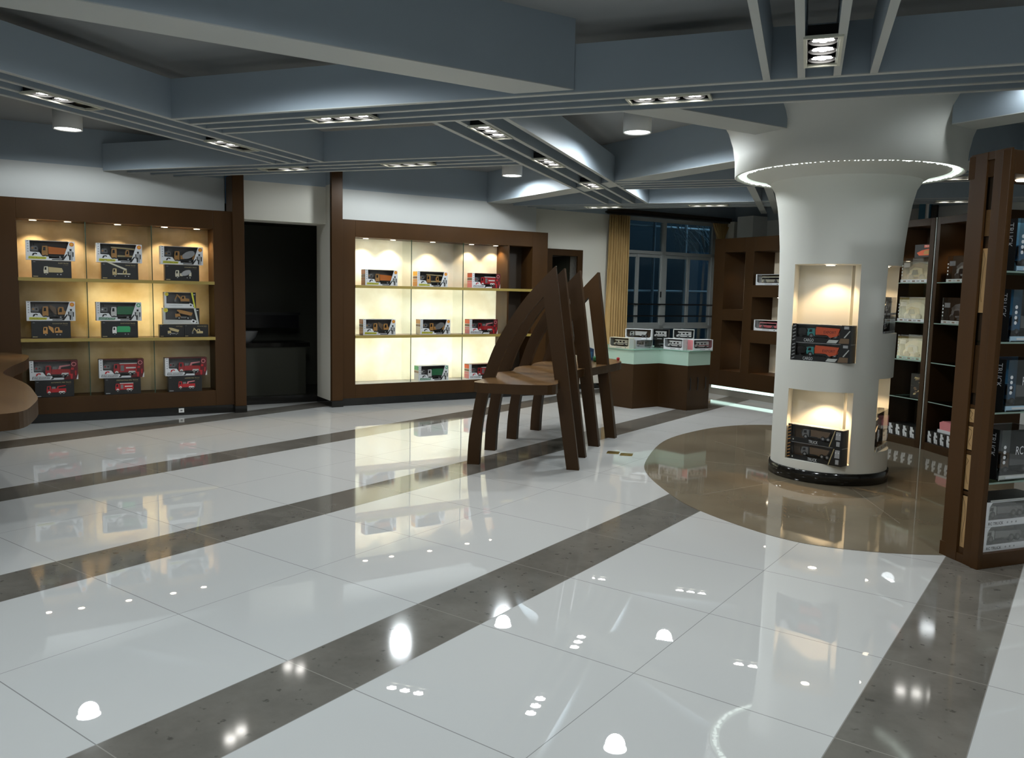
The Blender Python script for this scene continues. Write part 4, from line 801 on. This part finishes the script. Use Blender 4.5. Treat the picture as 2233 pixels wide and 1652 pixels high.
# ------------------------------------------------------------------ tall shelf cabinets behind the column
C2v = Vector((-1.427, 9.398))
def shelf_unit(name, loc, rz, w, label, x0, x1, open_back, lampx):
    t = thing(name, label, 'shelf cabinet', (loc.x, loc.y, 0), rz, 'tall shelf cabinets behind the column')
    dd = .40; mb = MB()
    mb.box(0, x0, 0, dd, 0, 2.405, 'wood'); mb.box(x1, w, 0, dd, 0, 2.405, 'wood'); mb.box(x0, x1, 0, dd, 2.33, 2.405, 'wood'); mb.box(x0, x1, 0, dd, 0, .085, 'wood')
    mb.build('frame', t, .002)
    mb = MB()
    if open_back: mb.box(x0, x0 + .07, dd - .015, dd, .085, 2.33, 'wood_dark'); mb.box(x0 + .07, x1, dd - .010, dd - .004, .085, 2.33, 'clear_glass')
    else: mb.box(x0, x1, dd - .015, dd, .085, 2.33, 'wood')
    mb.build('back_board', t)
    for z in (1.735, 1.318, .912, .505):
        mb = MB(); mb.box(x0 + .002, x1 - .002, .006, dd - .02, z, z + .010, 'shelf_glass'); mb.box(x0 + .002, x1 - .002, .003, .006, z, z + .010, 'glass_edge_light'); mb.build('glass_shelf', t)
    mb = MB(); mb.lathe([(0, -.008), (.036, -.006), (.042, 0)], 'led_warm', 16); o = mb.build('downlight', t); o.location = (lampx, .2, 2.329)
    light('SPOT', 'shelf_beam', o, (0, 0, -.02), 15 * LK, (1, .74, .48), spot_size=R(100), spot_blend=.6, shadow_soft_size=.02)
    return t
aA = R(-35.6); aB = R(-46.8)
dA = Vector((math.cos(aA), math.sin(aA))); OA = C2v - dA * .565
shelf_unit('shelf_cabinet', OA, aA, .545, 'open-backed brown shelf cabinet with glass shelves directly right of the column', .075, .487, True, .36)
shelf_unit('shelf_cabinet', C2v + Vector((math.cos(aB), math.sin(aB))) * .012, aB, .86, 'brown shelf cabinet with a red-brown back, between the pale joint strip and the tall tower', .05, .80, False, .30)
mb = MB(); mb.box(-.006, .004, -.004, .03, 0, 2.405, 'pale_grey'); item(mb, 'joint_strip', 'thin pale vertical strip between the two shelf cabinets', 'strip', (C2v.x, C2v.y, 0), R(-41))
def inA(x, y, z): v = OA + dA * x + Vector((-dA.y, dA.x)) * y; return (v.x, v.y, z)
dB = Vector((math.cos(aB), math.sin(aB)))
def inB(x, y, z): v = C2v + dB * (x + .012) + Vector((-dB.y, dB.x)) * y; return (v.x, v.y, z)
sg = 'boxes in the tall shelf cabinets'
blister(inA(.10, .03, 1.7455), aA, .385, .262, .15, 'brown_print', 'tan_print', 'amber toned clear box on the top shelf right of the column', sg)
blister(inA(.09, .03, 1.3285), aA, .385, .262, .15, 'cream_print', 'tan_print', 'whitish clear box with a car, second shelf right of the column', sg)
blister(inA(.12, .03, .9225), aA, .365, .262, .15, 'cream_print', 'pale_grey', 'pale green clear wrapped box on the third shelf right of the column', sg, base='frost_glass')
o = thing('truck_box', 'black and orange truck box standing on the topmost clear box', 'toy box', inA(.25, .05, 2.0085), aA, sg)
mb = MB(); mb.box(0, .22, 0, .10, 0, .135, 'black_card'); mb.build('carton', o); mb = MB(); mb.prism([(.06, .02), (.03, .05), (.10, .075), (.21, .09), (.215, .02)], -.001, 0, 'orange_red'); mb.prism([(.12, .03), (.13, .07), (.20, .075), (.20, .03)], -.0018, -.001, 'amber'); mb.box(.125, .215, -.001, 0, .10, .128, 'orange_red'); mb.build('printed_pattern', o)
mb = MB(); text(mb, 'TRUCK', .13, .105, .08, .019, -.0018, 'white_card'); mb.build('lettering', o)
for z, lab in ((.5155, 'lower black patterned box on the fourth glass shelf'), (.6465, 'upper black patterned box on the fourth glass shelf')):
    o = thing('patterned_box', lab, 'toy box', inA(.295, .08, z), aA, sg)
    mb = MB(); mb.box(0, .19, 0, .12, 0, .13, 'black_card'); mb.build('carton', o)
    mb = MB(); random.seed(int(z * 1000))
    for i in range(9): a = random.uniform(.02, .13); b = random.uniform(.01, .10); mb.prism([(a, b), (a + .012, b + .02), (a + .045, b + .018), (a + .03, b + .004)], -.001, 0, 'tan_print' if i % 3 else 'brown_print')
    mb.box(.12, .185, -.001, 0, .085, .125, 'tan_print'); mb.build('printed_pattern', o)
def ghost(loc, rz, w, label):
    o = thing('slim_black_box', label, 'toy box', loc, rz, 'slim black boxes along the cabinet floor')
    mb = MB(); mb.box(0, w, 0, .22, 0, .128, 'black_card'); mb.build('carton', o)
    mb = MB()
    for a, b, c, d in ((.15, .45, .60, .95), (.10, .40, .30, .62), (.18, .36, .08, .32), (.46, .66, .05, .42), (.50, .62, .55, .75)): mb.prism([(a * w, c * .128), ((a - .05) * w, d * .128), (b * w, d * .128), ((b + .06) * w, c * .128)], -.001, 0, 'white_card')
    mb.build('printed_pattern', o)
    mb = MB(); text(mb, 'TRUCK', .12 * w, .006, .7 * w, .012, -.001, 'grey_card'); mb.build('lettering', o)
for i in range(4): ghost(inA(.082 + .100 * i, .02, .0855), aA, .094, ['slim black box with a white figure, closest to the column', 'second slim black box from the column, on the cabinet floor', 'third slim black box from the column, on the cabinet floor', 'slim black box beside the stile of the open-backed cabinet'][i])
for i in range(5): ghost(inB(.056 + .100 * i, .02, .0855), aB, .094, ['slim black box just right of the pale joint strip', 'second slim black box right of the joint strip', 'third slim black box right of the joint strip', 'fourth slim black box right of the joint strip, under the pink bag', 'slim black box right of the joint strip, nearest the tall tower'][i])
o = thing('wrapped_toy', 'pinkish wrapped toy in clear bag lying on the slim black boxes', 'toy', inB(.17, .05, .2145), aB)
mb = MB(); mb.box(0, .26, 0, .15, 0, .03, 'white_card'); mb.build('tray', o); mb = MB(); mb.prism([(.02, .03), (.01, .10), (.06, .12), (.22, .115), (.25, .09), (.24, .03)], .01, .14, 'pink_print'); mb.build('bag', o)
blister(inB(.14, .04, 1.7455), aB, .40, .262, .2, 'grey_plastic', 'pale_grey', 'grey clear-faced box on the top shelf beside the tall tower', sg, base='pale_grey')
blister(inB(.11, .04, 1.3285), aB, .40, .262, .2, 'grey_plastic', 'silver', 'dark grey clear-faced box on the second shelf beside the tall tower', sg, base='pale_grey')
mb = MB(); mb.box(-.085, .085, -.03, .03, 0, 2.93, 'blue_board'); mb.box(-.09, .09, -.032, -.03, 1.2, 1.22, 'dark_blue'); item(mb, 'blue_panel', 'narrow blue panel on the back wall, seen over and through the open shelf cabinet', 'panel', st(11.12, 3.29), WANG - R(90))
mb = MB(); mb.box(-.03, .05, -.02, .02, 0, 2.9, 'dark_metal'); item(mb, 'dark_panel', 'narrow dark strip right of the blue panel', 'panel', st(11.12, 3.42), WANG - R(90))
mb = MB(); mb.tube([(0, 0, 0), (0, 0, CEIL)], .022, 'white_paint', 10); item(mb, 'white_pole', 'thin white pole standing by the back wall, seen above the shelf cabinets', 'pole', st(10.9, 3.45))

# ------------------------------------------------------------------ tall display tower at the right
TA = R(-42.8); tl = Vector((-.684, 5.532)); TWR = thing('display_tower', 'tall brown display tower with a slotted end panel at the right edge', 'display shelf', (tl.x, tl.y, 0), TA)
T2 = Matrix.Translation((.297, 0, 0)) @ Matrix.Rotation(R(98.9), 4, 'Z')
mb = MB(); mb.box(0, .125, 0, .018, .0, 2.405, 'wood_red'); mb.build('end_post', TWR, .002); mb = MB(); mb.box(.182, .297, 0, .018, 0, 2.405, 'wood_red'); mb.build('end_post', TWR, .002)
mb = MB(); mb.box(.125, .182, .003, .018, 2.36, 2.405, 'wood_red'); mb.box(.125, .182, .003, .018, 0, .05, 'wood_red'); mb.build('end_rail', TWR)
mb = MB(); mb.box(0, .040, .0, .05, 0, 2.395, 'wood_red', T2); mb.box(.040, 1.6, 0, .30, 2.265, 2.395, 'wood_red', T2); mb.box(.040, 1.6, 0, .30, 0, .088, 'wood_red', T2); mb.box(1.55, 1.6, 0, .30, .088, 2.265, 'wood_red', T2); mb.build('front_frame', TWR, .002)
for z in (1.72, 1.318, .912, .50):
    mb = MB(); mb.box(.052, 1.55, .012, .285, z, z + .010, 'shelf_glass', T2); mb.box(.052, 1.55, .009, .012, z, z + .010, 'glass_edge_light', T2); mb.build('glass_shelf', TWR)
for z0, z1, m in ((1.49, 1.86, 'stone_panel'), (1.93, 2.08, 'wood_table'), (.845, .925, 'stone_panel'), (.68, .82, 'stone_panel'), (.44, .65, 'stone_panel'), (.06, .40, 'stone_panel'), (1.02, 1.30, 'wood')):
    mb = MB(); mb.box(.08, .19, .022, .034, z0, z1, m)
    if m == 'stone_panel':
        pts = [(.118 + .012 * math.sin(z0 * 9), .0215, z1 - .01)]
        for i in range(5): pts.append((.128 + random.uniform(-.006, .022), .0215, z1 + (z0 - z1) * (i + 1) / 6))
        mb.tube(pts, .0012, 'crack', 5)
    mb.build('slot_panel', TWR)
mb = MB(); mb.box(.05, .24, .036, .042, .05, 2.36, 'wood_dark'); mb.build('slot_dark_sheet', TWR)  # dark sheet added for the unlit void seen through the slot
for z in (.655, .825, .93, .41):
    mb = MB(); mb.box(.08, .19, .0185, .0215, z, z + .02, 'wood_red'); mb.build('slot_rail', TWR)
mb = MB(); mb.box(.26, .30, .285, .295, .088, 2.265, 'wood_tan', T2); mb.box(.75, .79, .285, .295, .088, 2.265, 'wood_tan', T2); mb.build('back_post', TWR)
for x, y, z, e in ((.165, .06, 2.355, 3), ):
    mb = MB(); mb.lathe([(0, -.008), (.02, -.006), (.024, 0)], 'led_warm', 16); o = mb.build('downlight', TWR); o.location = (x - .006, y - .01, z)
    light('SPOT', 'slot_beam', o, (0, 0, -.02), 4 * LK, (1, .62, .3), spot_size=R(60), spot_blend=.6, shadow_soft_size=.01)
for x in (.30, .8):
    mb = MB(); mb.lathe([(0, -.008), (.036, -.006), (.042, 0)], 'led_warm', 16); o = mb.build('downlight', TWR); o.matrix_local = T2 @ Matrix.Translation((x, .15, 2.264))
    light('SPOT', 'shelf_beam', o, (0, 0, -.02), 7 * LK, (1, .74, .48), spot_size=R(110), spot_blend=.6, shadow_soft_size=.02)
light('SPOT', 'shelf_glow', TWR, (.150, .012, 1.93), .12 * LK, (1, .6, .25), spot_size=R(90), spot_blend=.6, shadow_soft_size=.01)
TWM = Matrix.Translation((tl.x, tl.y, 0)) @ Matrix.Rotation(TA, 4, 'Z') @ T2; TWRZ = TA + R(98.9)
tg = 'tall truck boxes on the tower shelves'
def tower_box(x, y, z, h, film, label):
    w, d = .34, .21
    o = thing('tall_truck_box', label, 'toy box', tuple(TWM @ Vector((x, y, z))), TWRZ, tg)
    q = .005; mb = MB(); mb.box(0, q, .02, d, 0, h, 'black_card'); mb.box(0, w, d - q, d, 0, h, film); mb.box(q, w, 0, d - q, 0, q, 'black_card'); mb.box(w - q, w, 0, d, 0, h, 'black_card'); mb.box(0, w, 0, q, 0, .10 * h, 'pale_blue' if film == 'blue_print' else 'pale_grey'); mb.build('carton', o)
    S = Matrix.Translation((0, d, 0)) @ Matrix.Rotation(R(-90), 4, 'Z')
    tx = MB(); text(tx, 'TRUCK', d * .655, h * .92, .034, .46 * h, -.0012, 'white_card', S, vertical=True); tx.build('lettering', o)
    pr = MB(); pr.box(.09, .125, -.001, 0, .32 * h, .33 * h, 'grey_card', S); pr.disc((.11, .16 * h), .024, -.001, 0, 'grey_card', 14, S); pr.disc((.11, .16 * h), .019, -.0018, -.001, 'black_card', 14, S)
    for i in range(4): pr.disc((.03, h * (.36 + .10 * i)), .011, -.001, 0, 'white_card', 8)
    text(pr, 'RC', .12, .5 * h, .06, .05, -.001, 'white_card'); pr.box(.05, .32, -.0012, 0, .03 * h, .07 * h, 'white_card'); pr.build('printed_pattern', o)
    toy(o, 'dump', 'blue_print' if film == 'blue_print' else 'brown_print', 'silver', .06, .12 * h, .26, .45 * h, .04, .10)
    mb = MB(); mb.box(0, w, .0, .0008, .10 * h, h - .001, 'clear_film'); mb.box(0, .0008, .0008, .02, .10 * h, h - .001, 'clear_film'); mb.box(.001, w, .0008, d * .9, h - .0012, h - .0005, 'clear_film'); mb.build('clear_cover', o)
for z, x, film, lab in ((1.7305, .16, 'blue_print', 'topmost tall truck box, with blue front, on the right tower'), (1.3285, .155, 'blue_print', 'second tall truck box from the top of the right tower'), (.9225, .165, 'blue_print', 'third tall truck box down the right tower, blue front'), (.5105, .16, 'grey_card', 'lowest tall truck box on the right tower, grey front')):
    tower_box(x, .035, z, .30, film, lab)
for z, lab in ((.0885, 'bottom white remote control truck box at the foot of the tower'), (.2375, 'white remote control truck box stacked above another at the foot of the tower')):
    o = thing('window_truck_box', lab, 'toy box', tuple(TWM @ Vector((.075, .03, z))), TWRZ, 'white boxes at the foot of the tower')
    w, h, d, q = .50, .148, .20, .005; mb = MB()
    mb.box(0, w, d - q, d, 0, h, 'pale_grey'); mb.box(0, w, q, d - q, 0, q, 'white_card'); mb.box(0, w, q, d - q, h - q, h, 'white_card'); mb.box(0, q, q, d - q, q, h - q, 'black_card'); mb.box(w - q, w, q, d - q, q, h - q, 'white_card')
    mb.prism([(0, 0), (0, h), (.10 * w, h), (.05 * w, .8 * h), (.045 * w, .27 * h), (w, .27 * h), (w, 0)], 0, q, 'white_card'); mb.build('carton', o)
    tx = MB(); text(tx, 'RC TRUCK', .05 * w, .07 * h, .24 * w, .12 * h, -.001, 'black'); tx.build('lettering', o)
    pr = MB()
    for k in range(3): pr.disc(((.36 + .07 * k) * w, .13 * h), .012 * w, -.001, 0, 'grey_card', 8)
    pr.build('printed_pattern', o); toy(o, 'dump', 'pale_grey', 'silver', .10 * w, .28 * h, .6 * w, .55 * h, .03, .07)
    mb = MB(); mb.box(q, w - q, .0026, .003, .27 * h, h - q, 'clear_film'); mb.build('window_film', o)
mb = MB(); mb.box(0, .45, 0, .18, 0, .012, 'black_card'); mb.box(.02, .43, -.001, .0, .002, .010, 'pale_grey'); item(mb, 'flat_box', 'flat box lying on the white boxes at the foot of the tower', 'box', tuple(TWM @ Vector((.09, .035, .386))), TWRZ)

# ------------------------------------------------------------------ light from outside, world, view
light('AREA', 'outdoor_fill', None, st(11.5, -1.0, 4.2), 110, (.55, .82, 1.), (R(60), 0, WANG), shape='RECTANGLE', size=10, size_y=1.5)  # unseen area light added to brighten the scaffold and facade
w = D.worlds.new('night'); SC.world = w; w.use_nodes = True
w.node_tree.nodes['Background'].inputs[0].default_value = (.010, .022, .035, 1); w.node_tree.nodes['Background'].inputs[1].default_value = .5
vs_ = SC.view_settings; vs_.view_transform = 'Standard'; vs_.look = 'None'; vs_.gamma = 1; vs_.exposure = 0.0; vs_.use_curve_mapping = False
cy = SC.cycles; cy.use_denoising = True; cy.max_bounces = 10; cy.diffuse_bounces = 5; cy.glossy_bounces = 4; cy.transmission_bounces = 6; cy.transparent_max_bounces = 24
cy.sample_clamp_indirect = 6; cy.caustics_reflective = False; cy.caustics_refractive = False; cy.blur_glossy = .5
